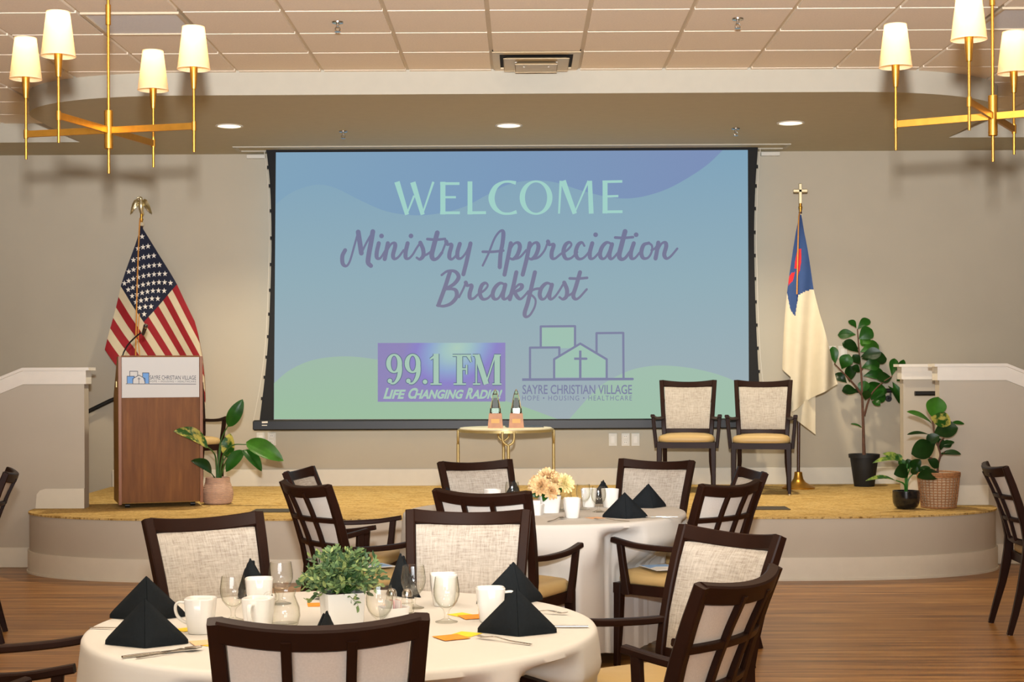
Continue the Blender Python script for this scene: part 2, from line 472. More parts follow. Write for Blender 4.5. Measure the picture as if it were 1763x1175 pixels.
# ------------------------------------------------------------------ ceiling fittings
def grille(x, y, label):
    t = thing('return_air_grille', label, 'air vent', (x, y, 3.655), group='perforated ceiling grilles')
    f = MB()
    for a, b, w, h in ((0, -.285, .59, .02), (0, .285, .59, .02), (-.285, 0, .02, .55), (.285, 0, .02, .55)): f.box((a, b, -.004), (w, h, .014))
    f.build('frame', M['grid'], t, smooth=0)
    k = NT('perforated_metal'); br = k.n('ShaderNodeTexVoronoi'); br.inputs['Scale'].default_value = 70; br.inputs['Randomness'].default_value = .05
    k.l(k.coord((1, 1, 1), rot=(0, 0, .785)), br.inputs['Vector']); k.l(k.ramp(br.outputs['Distance'], [(.2, '#a4a8ae'), (.34, '#f0f2f4')]), k.b.inputs['Base Color']); k.b.inputs['Roughness'].default_value = .6
    p = MB(); p.box((0, 0, 0), (.56, .56, .006)); p.build('perforated_plate', k.m, t, smooth=0)
grille(-2.33, 9.56, 'grey perforated ceiling grille beside the chandelier over the lectern side')
grille(3.16, 9.56, 'grey perforated ceiling grille beside the chandelier over the ramp side')

def diffuser():
    t = thing('ceiling_air_diffuser', 'square stepped metal air diffuser in the ceiling above the screen', 'air vent', (.11, 10.785, 3.65))
    m = MB(); m.box((0, 0, .012), (.60, .60, .012)); m.build('opening', M['cavity'], t, smooth=0)
    f = MB(); mm = mat('diffuser_metal', '#cbb48c', .35, .25, vary=0)
    for k in range(4):
        R = Matrix.Rotation(PI/2*k, 3, 'Z')
        f.loft([[R @ Vector(p) for p in ((-.3, -.3, .0), (.3, -.3, 0), (.25, -.25, -.004), (-.25, -.25, -.004))], [R @ Vector(p) for p in ((-.3, -.3, .012), (.3, -.3, .012), (.25, -.25, .008), (-.25, -.25, .008))]])
    f.build('frame', mm, t, smooth=0)
    for r, z, nm in ((.225, -.028, 'outer_plate'), (.145, -.052, 'inner_plate')):
        p = MB(); p.lathe([(r*1.414, 0), (r*1.414, .004), (r*1.25, .016), (r*1.22, .014), (r*1.38, 0.002), (.001, .001)], (0, 0, z), 4, rz=PI/4, cap=False); p.build(nm, mm, t, smooth=0)
    h = MB()
    for x in (-.14, .14): h.box((x, -.1, -.005), (.012, .012, .05)); h.box((x*.6, -.06, -.035), (.01, .01, .04)); h.box((x, .1, -.005), (.012, .012, .05))
    h.build('hanger_posts', M['white'], t, smooth=0)
diffuser()

def sprinkler(x, y, z, label):
    t = thing('fire_sprinkler', label, 'sprinkler', (x, y, z), group='ceiling sprinklers')
    m = MB(); m.lathe([(.036, 0), (.034, -.008), (.014, -.012)], n=20); m.build('escutcheon', M['chrome'], t)
    b = MB(); b.cyl((0, 0, -.03), .009, .02, 10); b.tube([(-.008, 0, -.028), (-.016, 0, -.042), (-.006, 0, -.058)], .003, 6); b.tube([(.008, 0, -.028), (.016, 0, -.042), (.006, 0, -.058)], .003, 6); b.build('frame_arms', M['chrome'], t)
    d = MB(); d.lathe([(.018, -.058), (.02, -.061)], n=12); d.build('deflector', M['chrome'], t)
sprinkler(-1.12, 9.55, 3.654, 'chrome ceiling sprinkler between tiles, lectern side of the air diffuser')
sprinkler(1.33, 9.52, 3.654, 'chrome ceiling sprinkler between tiles, ramp side of the air diffuser')
sprinkler(-1.466, 12.86, 3.49, 'small sprinkler in the soffit near the letter W of the screen')
sprinkler(1.772, 12.82, 3.49, 'small sprinkler in the soffit near the chair end of the screen')

M['lampglow'] = mat('downlight_glow', '#ffffff', .5, vary=0, emit='#ffedc8', estr=2.2)
def downlight(x, y, label):
    t = thing('recessed_downlight', label, 'ceiling light', (x, y, 3.49), group='soffit downlights')
    m = MB(); m.lathe([(.112, 0), (.11, -.006), (.094, -.006), (.092, 0)], n=36, cap=False); m.build('trim_ring', M['white'], t)
    g = MB(); g.lathe([(.093, -.002), (.06, -.0035)], n=36); g.build('lens', M['lampglow'], t)
    l = light('downlight_lamp', 'SPOT', (x, y, 3.47), 250, (1.0, .84, .60), target=(x, y, 0), spot_size=math.radians(125), spot_blend=.7, shadow_soft_size=.08)
downlight(-2.351, 12.55, 'round recessed light in the soffit above the flag and lectern')
downlight(-.095, 12.6, 'round recessed light in the soffit above the screen centre')
downlight(2.175, 12.55, 'round recessed light in the soffit above the cross topped flag')

# ------------------------------------------------------------------ chairs
def back_y(z):
    P = [(0, -.335), (.22, -.275), (.42, -.235), (.52, -.228), (.66, -.255), (.82, -.308), (.955, -.362)]
    for (a, b), (c, d) in zip(P, P[1:]):
        if z <= c: return b + (d - b) * (z - a) / (c - a)
    return P[-1][1]
def back_x(z): return .196 + .032 * max(0, (z - .45) / .5)
def bulge(z): return .012 + .044 * max(0, (z - .45) / .5)
def back_pt(u, z, off=0):
    """u -1..1 across the back at height z; off is the distance towards the sitter"""
    return Vector((u * back_x(z), back_y(z) - bulge(z) * (1 - u*u) + off, z))

def make_chair(label):
    t = thing('banquet_armchair', label, 'chair')
    s = MB()                                                           # cushion
    def cring(f, z):
        pts = []
        for k in range(40):
            a = 2*PI*k/40; e = 2/5.0
            x = math.copysign(abs(math.cos(a))**e, math.cos(a)); y = math.copysign(abs(math.sin(a))**e, math.sin(a))
            w = .235 + .015*y
            pts.append(Vector((x*w*f, -.008 + y*(.212)*f, z + .006*(1-x*x)*(1 if z > .46 else 0))))
        return pts
    s.loft([cring(.94, .432), cring(.99, .44), cring(1.0, .456), cring(.985, .474), cring(.93, .488), cring(.75, .497), cring(.4, .500)])
    s.build('seat', M['vinyl'], t, smooth=60)
    f = MB(); f.slab([(-.245, .195), (-.245, .08), (-.215, -.225), (.215, -.225), (.245, .08), (.245, .195)][::-1], .383, .434)
    f.build('seat_frame', M['dark'], t, smooth=0)
    b = MB()                                                           # rails of the back
    N = 13
    top = [back_pt(-1 + 2*i/(N-1), .930 - .018*(1 - (-1 + 2*i/(N-1))**2)) for i in range(N)]
    b.beam(top, (.056, .034), side=(0, -.33, .94), ch=.3); b.build('top_rail', M['dark'], t, smooth=35); b = MB()
    b.beam([back_pt(-1 + 2*i/(N-1), .515) for i in range(N)], (.034, .026), side=(0, -.1, .99))
    b.build('bottom_rail', M['dark'], t, smooth=35)
    for sx in (-1, 1):
        l = MB(); Z = [0, .12, .25, .36, .44, .52, .62, .74, .85, .952]
        l.beam([(sx*(back_x(z) + .005 + (.012 if z < .2 else 0)), back_y(z), z) for z in Z], [(.03, .03), (.033, .036), (.036, .042), (.038, .05), (.038, .052), (.038, .05), (.038, .045), (.038, .042), (.038, .04), (.038, .036)], side=(1, 0, 0))
        lo = l.build('leg', M['dark'], t, smooth=35)
        g = MB(); g.cyl((sx*(back_x(0) + .017), back_y(0), 0), .014, .016, 12); g.build('glide', M['chrome'], lo)
        l = MB(); l.beam([(sx*.226, .168, .43), (sx*.228, .172, .25), (sx*.232, .182, .012)], [(.048, .046), (.042, .04), (.028, .028)])
        lo = l.build('leg', M['dark'], t, smooth=35)
        g = MB(); g.cyl((sx*.232, .182, 0), .014, .016, 12); g.build('glide', M['chrome'], lo)
        a = MB()
        P = catmull([(sx*.212, back_y(.63) + .01, .630), (sx*.245, -.13, .628), (sx*.274, .025, .636), (sx*.284, .165, .658)], 5)
        a.beam(P, [(.03 + .006*min(1, i/6), .026) for i in range(len(P))], side=(1, 0, 0), ch=.4)
        a.beam([(sx*.281, .118, .650), (sx*.272, .108, .54), (sx*.256, .095, .385)], [(.030, .034), (.030, .034), (.030, .046)], side=(1, 0, 0))
        a.build('armrest', M['dark'], t, smooth=35)
    p = MB(); n = 12; front, rear = [], []
    for i in range(n + 1):
        z = .535 + (.898 - .535) * i / n; fr, re = [], []
        for j in range(n + 1):
            u = (-1 + 2*j/n) * .925; e = min(i, n-i, j, n-j)
            puff = (0, .012, .018)[min(e, 2)] + .004
            fr.append(back_pt(u, z, .006 + puff)); re.append(back_pt(u, z, -.006))
        front.append(fr); rear.append(re)
    A = p.grid(front, 0); B = p.grid(rear, 1)
    for i in range(n):
        p.face((A[i][0], A[i+1][0], B[i+1][0], B[i][0]), 0); p.face((A[i][n], A[i+1][n], B[i+1][n], B[i][n]), 0)
        p.face((A[0][i], A[0][i+1], B[0][i+1], B[0][i]), 0); p.face((A[n][i], A[n][i+1], B[n][i+1], B[n][i]), 0)
    p.build('back_pad', [M['linen'], M['backing']], t, smooth=60)
    g = MB()
    for u in (-.33, .33): g.beam([back_pt(u, z, -.014) for z in (.52, .62, .72, .82, .91)], (.024, .02))
    for z in (.645, .775): g.beam([back_pt(-1 + 2*i/10, z, -.014) for i in range(11)], (.024, .018), side=(0, -.3, .95))
    g.build('slat_lattice', M['dark'], t, smooth=35)
    return t

CHAIRS = []
chair0 = [None]
def chair(bx, by, deg, label, group, z=0.0):
    """bx, by: where the middle of the top rail stands; deg: the way the sitter faces"""
    a = math.radians(deg); o = Vector((bx + .372*math.cos(a), by + .372*math.sin(a), z)); rz = a - PI/2
    if chair0[0] is None:
        t = make_chair(label); t.location = o; t.rotation_euler = (0, 0, rz); t['group'] = group; chair0[0] = t
    else: t = dup(chair0[0], o, rz, label, group)
    CHAIRS.append((o.x, o.y, a)); return t
G1, G2, G3 = 'armchairs at the front round table', 'armchairs at the rear round table', 'armchairs on the stage'
chair(-.462, 3.53, 97, 'dark wood armchair nearest the camera, seen from behind, in front of the green potted centrepiece', G1)
chair(-1.245, 6.05, -53, 'armchair with beige woven back facing the camera behind the two black napkins and white mug', G1)
chair(-.215, 6.24, -94, 'armchair with beige woven back facing the camera, directly behind the goblets of the front table', G1)
chair(.605, 4.25, 147, 'slatted armchair seen from behind at the bare floor side of the front table', G1)
chair(.735, 5.43, -143, 'armchair with tall woven back turned sideways, behind the nearest armchair on the bare floor side', G1)
chair(-1.86, 4.72, 6, 'armchair of which only two dark arms show beside the front tablecloth', G1)
chair(-1.52, 3.72, 48, 'armchair of which one reddish brown arm shows at the bottom corner of the photo', G1)
chair(-.195, 7.22, 66, 'armchair seen from behind in front of the rear table, behind a woven chair back', G2)
chair(-1.095, 7.76, 36, 'slatted armchair seen from behind, on the lectern side of the rear table', G2)
chair(-1.28, 8.84, -10, 'armchair whose woven back peeks over the slatted chair on the lectern side', G2)
chair(-.294, 9.58, -63, 'armchair with woven back facing the camera below the gold side table', G2)
chair(.835, 9.60, -118, 'armchair with woven back facing the camera below the two stage chairs', G2)
chair(1.29, 8.64, -172, 'armchair whose woven back peeks over the slatted chair on the ramp side', G2)
chair(1.04, 7.68, 137, 'armchair seen from behind at the rear table, brochure on its seat', G2)
chair(1.47, 13.76, -98, 'stage armchair nearer the gold side table, tan seat and woven back', G3, .454)
chair(2.10, 13.54, -101, 'stage armchair nearer the cross topped flag, tan seat and woven back', G3, .454)
chair(-3.03, 13.57, -60, 'stage armchair mostly hidden behind the lectern', G3, .454)
chair(-2.92, 8.86, 196, 'armchair at the lectern side picture edge of which only a dark back post shows', 'armchairs at tables beyond the picture')
chair(2.725, 9.03, -3, 'slatted armchair seen from behind beside the curved stage corner', 'armchairs at tables beyond the picture')
chair(3.44, 10.0, -64, 'armchair barely showing at the picture edge beyond the slatted chair by the stage corner', 'armchairs at tables beyond the picture')

# ------------------------------------------------------------------ round tables and cloths
def round_table(cx, cy, R, label, clabel, seed):
    t = thing('round_table', label, 'table', (cx, cy, 0), group='round banquet tables')
    m = MB(); m.lathe([(R-.03, .715), (R-.012, .72), (R-.012, .738), (R-.03, .743)], n=64); m.build('tabletop', M['backing'], t)
    m = MB(); m.cyl((0, 0, .10), .05, .615, 20); m.build('column', M['black'], t)
    for k in range(4):
        a = PI/4 + k*PI/2
        l = MB(); l.beam([(.03*math.cos(a), .03*math.sin(a), .13), (.28*math.cos(a), .28*math.sin(a), .03), (.36*math.cos(a), .36*math.sin(a), .0125)], (.04, .025), side=(-math.sin(a), math.cos(a), 0)); l.build('leg', M['black'], t)
    rnd = random.Random(seed); n = 288
    ph = [rnd.uniform(0, 2*PI) for _ in range(6)]
    def fold(a): return (math.sin(9*a+ph[0]) + .8*math.sin(14*a+ph[1]+1.2*math.sin(2*a+ph[4])) + .5*math.sin(23*a+ph[2]) + .5*math.sin(5*a+ph[3])) / 2.8
    def pushed(a, arms):
        """where a chair stands against the cloth it is pushed in, in front of the seat or of the arms"""
        lim = R + .5
        for (x, y, f) in CHAIRS:
            d = math.hypot(x-cx, y-cy)
            if d > 1.25: continue
            for q in range(16, 120):
                r = q * .01
                wx, wy = cx + r*math.cos(a) - x, cy + r*math.sin(a) - y
                lx, ly = wx*math.sin(f) - wy*math.cos(f), wx*math.cos(f) + wy*math.sin(f)
                if (.235 < abs(lx) < .325 and -.3 < ly < .20) if arms else (abs(lx) < .275 and -.4 < ly < .225): lim = min(lim, r); break
        return lim
    def smooth(L, slope):
        for _ in range(2): L = [min(L[(k+d) % n] + abs(d)*slope for d in range(-8, 9)) for k in range(n)]
        return L
    lim_arm = smooth([pushed(2*PI*k/n, True) for k in range(n)], .02); lim_seat = smooth([pushed(2*PI*k/n, False) for k in range(n)], .012)
    rows = []
    for r in (.0, .2, .45, .62, R-.03): rows.append([(r*math.cos(2*PI*k/n), r*math.sin(2*PI*k/n), .7475) for k in range(n)])
    for dr, z in ((-.012, .7475), (-.003, .744), (.002, .736), (.004, .722)): rows.append([((R+dr)*math.cos(2*PI*k/n), (R+dr)*math.sin(2*PI*k/n), z) for k in range(n)])
    for i in range(1, 25):
        q = i/24; z0 = .722 - q*.632; row = []
        for k in range(n):
            a = 2*PI*k/n; g = fold(a)
            r = R + .006 + q*.035 + (.012 + .055*q) * g * min(1, q*2.2)
            h = max(0, min(1, (.72 - z0)/.045)); r = r*(1-h) + min(r, max(.2, lim_arm[k]))*h
            h = max(0, min(1, (.63 - z0)/.13)); r = r*(1-h) + min(r, max(.2, lim_seat[k]))*h
            z = z0 + .03*q*q*math.sin(4*a + ph[5]) * 1.0
            row.append((r*math.cos(a), r*math.sin(a), z))
        rows.append(row)
    m = MB()
    R_ = [[m.bm.verts.new(p) for p in row] for row in rows[1:]]
    for A, B in zip(R_, R_[1:]):
        for k in range(n): m.face((A[k], A[(k+1) % n], B[(k+1) % n], B[k]))
    m.face(R_[0])
    c = m.build('tablecloth', M['cloth'], None, smooth=75); c.location = (cx, cy, 0)
    tag(c, clabel, 'tablecloth', 'white round tablecloths')
T1, T2, RT = (-.54, 4.69), (.12, 8.43), .762
round_table(*T1, RT, 'front round banquet table under a white cloth with the green potted plant', 'white cloth draped over the front table, nearest the camera', 3)
round_table(*T2, RT, 'rear round banquet table under a white cloth with the peach flowers', 'white cloth draped over the rear table, with peach flowers on it', 8)
TT = .7482

# ------------------------------------------------------------------ table ware
def napkin_mesh():
    mb = MB()
    A, Cc = Vector((0, .025, .132)), Vector((.01, -.022, 0))
    def sheet(B, sc, off, k=12):
        a, b, c = A.copy(), B.copy(), Cc.copy()
        n = (b - a).cross(c - a).normalized()
        if n.y > 0: n = -n
        g = (a + b + c) / 3
        a, b, c = [g + (p - g)*sc for p in (a, b, c)]
        top, bot = {}, {}
        for i in range(k + 1):
            for j in range(k + 1 - i):
                w = (1 - (i+j)/k, i/k, j/k); p = a*w[0] + b*w[1] + c*w[2]
                e = min(w); pf = .010*min(1, e*6)
                top[i, j] = mb.bm.verts.new(p + n*(pf + .002 + off)); bot[i, j] = mb.bm.verts.new(p - n*(.004 - off))
        for d in (top, bot):
            for i in range(k):
                for j in range(k - i):
                    mb.face((d[i, j], d[i+1, j], d[i, j+1]))
                    if i + j < k - 1: mb.face((d[i+1, j], d[i+1, j+1], d[i, j+1]))
        for i in range(k):
            for p, q in (((i, 0), (i+1, 0)), ((0, i), (0, i+1)), ((i, k-i), (i+1, k-i-1))): mb.face((top[p], top[q], bot[q], bot[p]))
    for sx in (-1, 1):
        B = Vector((sx*.128, .055, 0)); sheet(B, 1.0, 0)
        mb2 = Vector((sx*.112, .072, 0)); sheet(mb2, .95, -.013)
    lo = min(v.co.z for v in mb.bm.verts)
    for v in mb.bm.verts:
        v.co.z = max(v.co.z, .0); v.co.x = max(-.116, min(.116, v.co.x))
    return mb
napkin0 = [None]
def napkin(x, y, deg, label, group, z=TT, s=1.0):
    if napkin0[0] is None: o = napkin_mesh().build('folded_napkin', M['napkin'], None, smooth=50); napkin0[0] = o
    else: o = napkin0[0].copy(); COL.objects.link(o)
    o.location = (x, y, z); o.rotation_euler = (0, 0, math.radians(deg)); o.scale = (s, s, s)
    tag(o, label, 'napkin', group); return o
N1, N2 = 'black napkins on the front table', 'black napkins on the rear table'
napkin(-1.165, 4.80, 6, 'black pyramid napkin behind another one, at the left rim beside the woven chair back', N1)
napkin(-1.058, 4.33, 2, 'black pyramid napkin at the left rim with knife and spoon in front', N1)
napkin(-.945, 5.26, -62, 'black pyramid napkin whose tip shows behind a white mug, before a woven chair back', N1)
napkin(-.445, 5.34, -80, 'narrow black napkin standing behind the salt and pepper shakers', N1, s=1.05)
napkin(-.02, 5.10, 24, 'black pyramid napkin at the right rim, behind another one', N1, s=1.02)
napkin(-.02, 4.50, -4, 'black pyramid napkin at the right rim with a fork in front and a mug behind', N1)
napkin(-.50, 4.16, 85, 'black napkin whose tip shows over the back of the nearest chair', N1, s=.95)
napkin(-.43, 8.42, -60, 'black napkin half hidden behind the slatted chair back at the rear table', N2)
napkin(-.02, 8.92, 70, 'black napkin tip behind the peach flowers', N2)
napkin(-.03, 7.92, 60, 'black napkin beside the slatted chair back, below the peach flowers', N2, s=1.1)
napkin(.487, 8.90, 60, 'black napkin behind the stemmed goblets of the rear table', N2)
napkin(.705, 8.58, 18, 'black pyramid napkin at the far right rim of the rear table', N2)
napkin(.525, 7.99, -6, 'black pyramid napkin at the front right of the rear table', N2)

def make_mug(label):
    t = thing('coffee_mug', label, 'mug')
    m = MB(); P = [(.018, .006), (.0295, .006), (.036, .055), (.0405, .1015), (.0425, .1035), (.0445, .1015), (.0405, .055), (.0335, .003), (.031, 0), (.004, 0)]
    m.lathe(P, n=40, sq=1.6); m.build('cup', M['china'], t, smooth=50)
    h = MB(); h.beam(catmull([(.040, 0, .088), (.066, 0, .089), (.075, 0, .075), (.070, 0, .052), (.055, 0, .036), (.0375, 0, .028)], 5), (.013, .007), side=(0, 1, 0), ch=.45); h.build('handle', M['china'], t, smooth=60)
    return t
mug0 = [None]
def mug(x, y, deg, label, group, s=1.0):
    if mug0[0] is None: t = make_mug(label); t['group'] = group; mug0[0] = t; t.location = (x, y, TT); t.rotation_euler = (0, 0, math.radians(deg))
    else: t = dup(mug0[0], (x, y, TT), math.radians(deg), label, group)
    return t
K1, K2 = 'white mugs on the front table', 'white mugs on the rear table'
mug(-.945, 4.56, 176, 'white mug with its handle towards the two left napkins', K1)
mug(-.845, 4.99, 100, 'tall white mug standing before the woven chair back, next to a goblet', K1)
mug(-.775, 4.56, 258, 'white mug half hidden behind the nearest chair, handle towards the camera', K1)
mug(-.258, 5.08, 100, 'white mug behind the stemmed goblet, before the middle woven chair', K1)
mug(-.098, 4.755, 6, 'white mug with its handle over the black napkin on the right rim', K1)
mug(.257, 8.03, 95, 'white mug in front of the glass jug on the rear table', K2)
mug(.487, 8.63, 110, 'white mug between the two right napkins of the rear table', K2)
mug(.372, 8.66, 80, 'white mug behind the goblets of the rear table', K2)
mug(-.165, 8.62, 120, 'white mug of which the rim shows over the slatted chair back', K2)

GOB = [(.001, .004), (.030, .0035), (.033, .0015), (.033, 0), (.001, 0)]
def goblet_mesh():
    m = MB()
    outer = [(.0005, 0), (.034, 0), (.0345, .002), (.02, .006), (.008, .012), (.0065, .022), (.009, .034), (.012, .040), (.022, .048), (.033, .062), (.0395, .082), (.0400, .100), (.0370, .122), (.0345, .138)]
    inner = [(.0337, .138), (.0360, .122), (.0388, .100), (.0383, .082), (.0318, .064), (.021, .051), (.010, .0445), (.0005, .043)]
    m.lathe(outer + inner, n=36); return m
gob0 = [None]
def goblet(x, y, label, group):
    if gob0[0] is None: o = goblet_mesh().build('water_goblet', M['glass'], None, smooth=60); gob0[0] = o
    else: o = gob0[0].copy(); COL.objects.link(o)
    o.location = (x, y, TT); tag(o, label, 'glass', group)
G4, G5 = 'stemmed goblets on the front table', 'stemmed goblets on the rear table'
goblet(-.890, 4.78, 'glass goblet between two white mugs, before the leftmost woven chair', G4)
goblet(-.796, 5.12, 'glass goblet behind the glass jug, before the black napkin tip', G4)
goblet(-.42, 4.565, 'glass goblet in front of the white square planter', G4)
goblet(-.352, 5.02, 'glass goblet beside the shakers, in front of a white mug', G4)
goblet(-.232, 4.74, 'glass goblet standing alone by the orange cards', G4)
goblet(.335, 8.52, 'glass goblet right of the glass jug on the rear table', G5)
goblet(.410, 8.36, 'front glass goblet next to the black napkins on the rear table', G5)
goblet(-.055, 8.70, 'glass goblet showing over the slatted chair back, close to the peach flowers', G5)

def jug(x, y, deg, label):
    t = thing('glass_jug', label, 'jug', (x, y, TT), math.radians(deg), 'small glass jugs')
    m = MB(); m.lathe([(.0005, 0), (.034, 0), (.040, .006), (.046, .03), (.044, .055), (.034, .08), (.030, .092), (.034, .108), (.0325, .1085), (.028, .092), (.032, .08), (.042, .055), (.0438, .03), (.038, .009), (.0005, .006)], n=36); m.build('body', M['glass'], t, smooth=60)
    h = MB(); h.tube(catmull([(.032, 0, .098), (.058, 0, .096), (.068, 0, .07), (.060, 0, .04), (.043, 0, .028)], 5), .0045, 10); h.build('handle', M['glass'], t, smooth=60)
jug(-.715, 4.68, 172, 'small glass jug with handle beside the green plant on the front table')
jug(.235, 8.42, 176, 'small glass jug with handle behind a white mug on the rear table')

def shaker(x, y, label):
    t = thing('spice_shaker', label, 'shaker', (x, y, TT), group='salt and pepper shakers')
    m = MB(); m.lathe([(.018, 0), (.021, .004), (.021, .03), (.017, .045), (.0155, .055), (.001, .055)], n=20, cap=True); m.build('glass_body', M['glass'], t)
    f = MB(); f.lathe([(.0165, .003), (.0165, .03), (.001, .032)], n=16); f.build('contents', M['white'], t)
    m = MB(); m.lathe([(.0165, .053), (.0165, .064), (.012, .074), (.002, .078)], n=20); m.build('cap', M['chrome'], t)
shaker(-.415, 4.93, 'glass salt shaker with chrome cap nearer the green plant')
shaker(-.365, 4.92, 'glass pepper shaker with chrome cap nearer the goblet')

def caddy(x, y, deg, label, group='white sugar holders'):
    t = thing('sugar_caddy', label, 'holder', (x, y, TT), math.radians(deg), group)
    m = MB()
    m.lathe([(.022, .004), (.030, .004), (.036, .055), (.041, .0555), (.034, 0), (.003, 0)], n=40, sq=3.0); m.build('bowl', M['china'], t, smooth=50)
    for k, (c, a) in enumerate((('#e9e6df', .1), ('#e6b4b4', -.12), ('#e9e6df', .2), ('#e8c7bd', -.05))):
        p = MB(); p.box((-.016 + .011*k, .004*(k % 2), .045), (.002, .044, .06), rz=a); p.build('sugar_packet', mat('packet_paper', c, .6, vary=0), t, smooth=0)
caddy(-.388, 4.69, 30, 'white square bowl of sugar packets in front of the shakers')
caddy(.072, 8.20, 70, 'small white bowl of pink and white packets before the peach flowers')

def cutlery(kind, x, y, deg, label, group):
    m = MB(); L = .19
    if kind == 'spoon':
        m.beam([(0, -.10, .002), (0, -.02, .004), (0, .035, .010), (0, .05, .007)], [(.010, .0018), (.006, .002), (.005, .0025), (.006, .002)])
        rows = []
        for i in range(9):
            q = i/8; yy = .048 + .05*q; w = .017*math.sin(PI*(.06 + .9*q))**.6
            rows.append([Vector((w*u, yy, .003 + .006*(u*u) + .003*abs(q-.5))) for u in (-1, -.5, 0, .5, 1)])
        m.grid(rows); bmesh.ops.solidify(m.bm, geom=m.bm.faces[:], thickness=.0012)
    elif kind == 'knife':
        m.beam([(0, -.11, .003), (0, -.06, .003), (0, .0, .003)], [(.010, .005), (.011, .006), (.009, .005)]); m.beam([(0, 0, .003), (.002, .06, .003), (.004, .105, .003)], [(.016, .002), (.018, .0015), (.006, .001)])
    else:
        m.beam([(0, -.10, .002), (0, -.02, .004), (0, .03, .010), (0, .05, .008)], [(.010, .0018), (.006, .002), (.005, .0025), (.018, .0015)])
        for k in range(4): m.beam([(-.0075+.005*k, .048, .008), (-.0075+.005*k, .075, .004), (-.0075+.005*k, .095, .007)], (.003, .0014))
    o = m.build('table_' + kind, M['steel'], None, smooth=50); o.location = (x, y, TT + .0015); o.rotation_euler = (0, 0, math.radians(deg)); tag(o, label, 'cutlery', group)
F1 = 'flatware on the front table'
cutlery('knife', -.985, 4.225, -52, 'table knife lying in front of the front left black napkin', F1)
cutlery('spoon', -.958, 4.218, -48, 'table spoon lying beside the knife in front of the front left napkin', F1)
cutlery('fork', -1.195, 4.62, 258, 'fork handle showing at the left rim, between the two napkins', F1)
cutlery('fork', -.055, 4.395, 52, 'fork lying in front of the front right black napkin', F1)
cutlery('knife', .085, 4.63, 88, 'knife handle poking out behind the front right black napkin', F1)
cutlery('fork', .05, 4.90, 250, 'fork beside the rear right black napkin of the front table', F1)
cutlery('spoon', -.66, 5.16, 20, 'spoon lying behind the glass jug near the green plant', F1)
cutlery('spoon', .172, 7.90, -26, 'spoon with a shiny bowl at the front rim of the rear table', 'flatware on the rear table')
cutlery('fork', .45, 7.86, 60, 'fork in front of the front napkin on the rear table', 'flatware on the rear table')
cutlery('knife', .69, 8.02, 85, 'knife beside the front right napkin on the rear table', 'flatware on the rear table')

M['orange'] = mat('orange_card', '#f0901e', .7, vary=.12, nscale=60); M['yellow'] = mat('yellow_card', '#f2cf28', .7, vary=.06, nscale=60); M['peach'] = mat('peach_card', '#f0bb8c', .7, vary=.06, nscale=60)
def card(x, y, deg, m, label, s=.075, k=0):
    b = MB(); b.box((0, 0, .0006 + k*.0015), (s, s, .0008)); o = b.build('paper_card', M[m], None, smooth=0); o.location = (x, y, TT); o.rotation_euler = (0, 0, math.radians(deg)); tag(o, label, 'card', 'coloured paper cards on the tables')
card(-.205, 4.46, 30, 'orange', 'orange paper card in front of the lone goblet, pointing at the napkin', .082, 1)
card(-.165, 4.52, 62, 'yellow', 'yellow paper card under the orange card in front of the lone goblet', .07)
card(-.152, 4.83, 20, 'orange', 'orange paper card between the lone goblet and the white mug', .08, 1)
card(-.195, 4.88, 40, 'yellow', 'yellow paper card behind the orange card by the lone goblet', .06)
card(-.895, 4.39, 24, 'peach', 'peach paper card beside the front left napkin', .08, 1)
card(-.850, 4.36, 58, 'yellow', 'yellow paper card half under the peach card', .07)
card(-.905, 4.69, 40, 'orange', 'orange paper card behind the left white mug', .075)
card(-.995, 4.62, 40, 'yellow', 'yellow paper card beside the left white mug and napkin', .06)
card(-.665, 5.10, 10, 'orange', 'orange paper card behind the green plant near the spoon', .08)
card(-.42, 5.06, 10, 'orange', 'orange paper card behind the shakers', .06)
card(.375, 8.02, 30, 'peach', 'peach paper card beside the white mug on the rear table', .08)

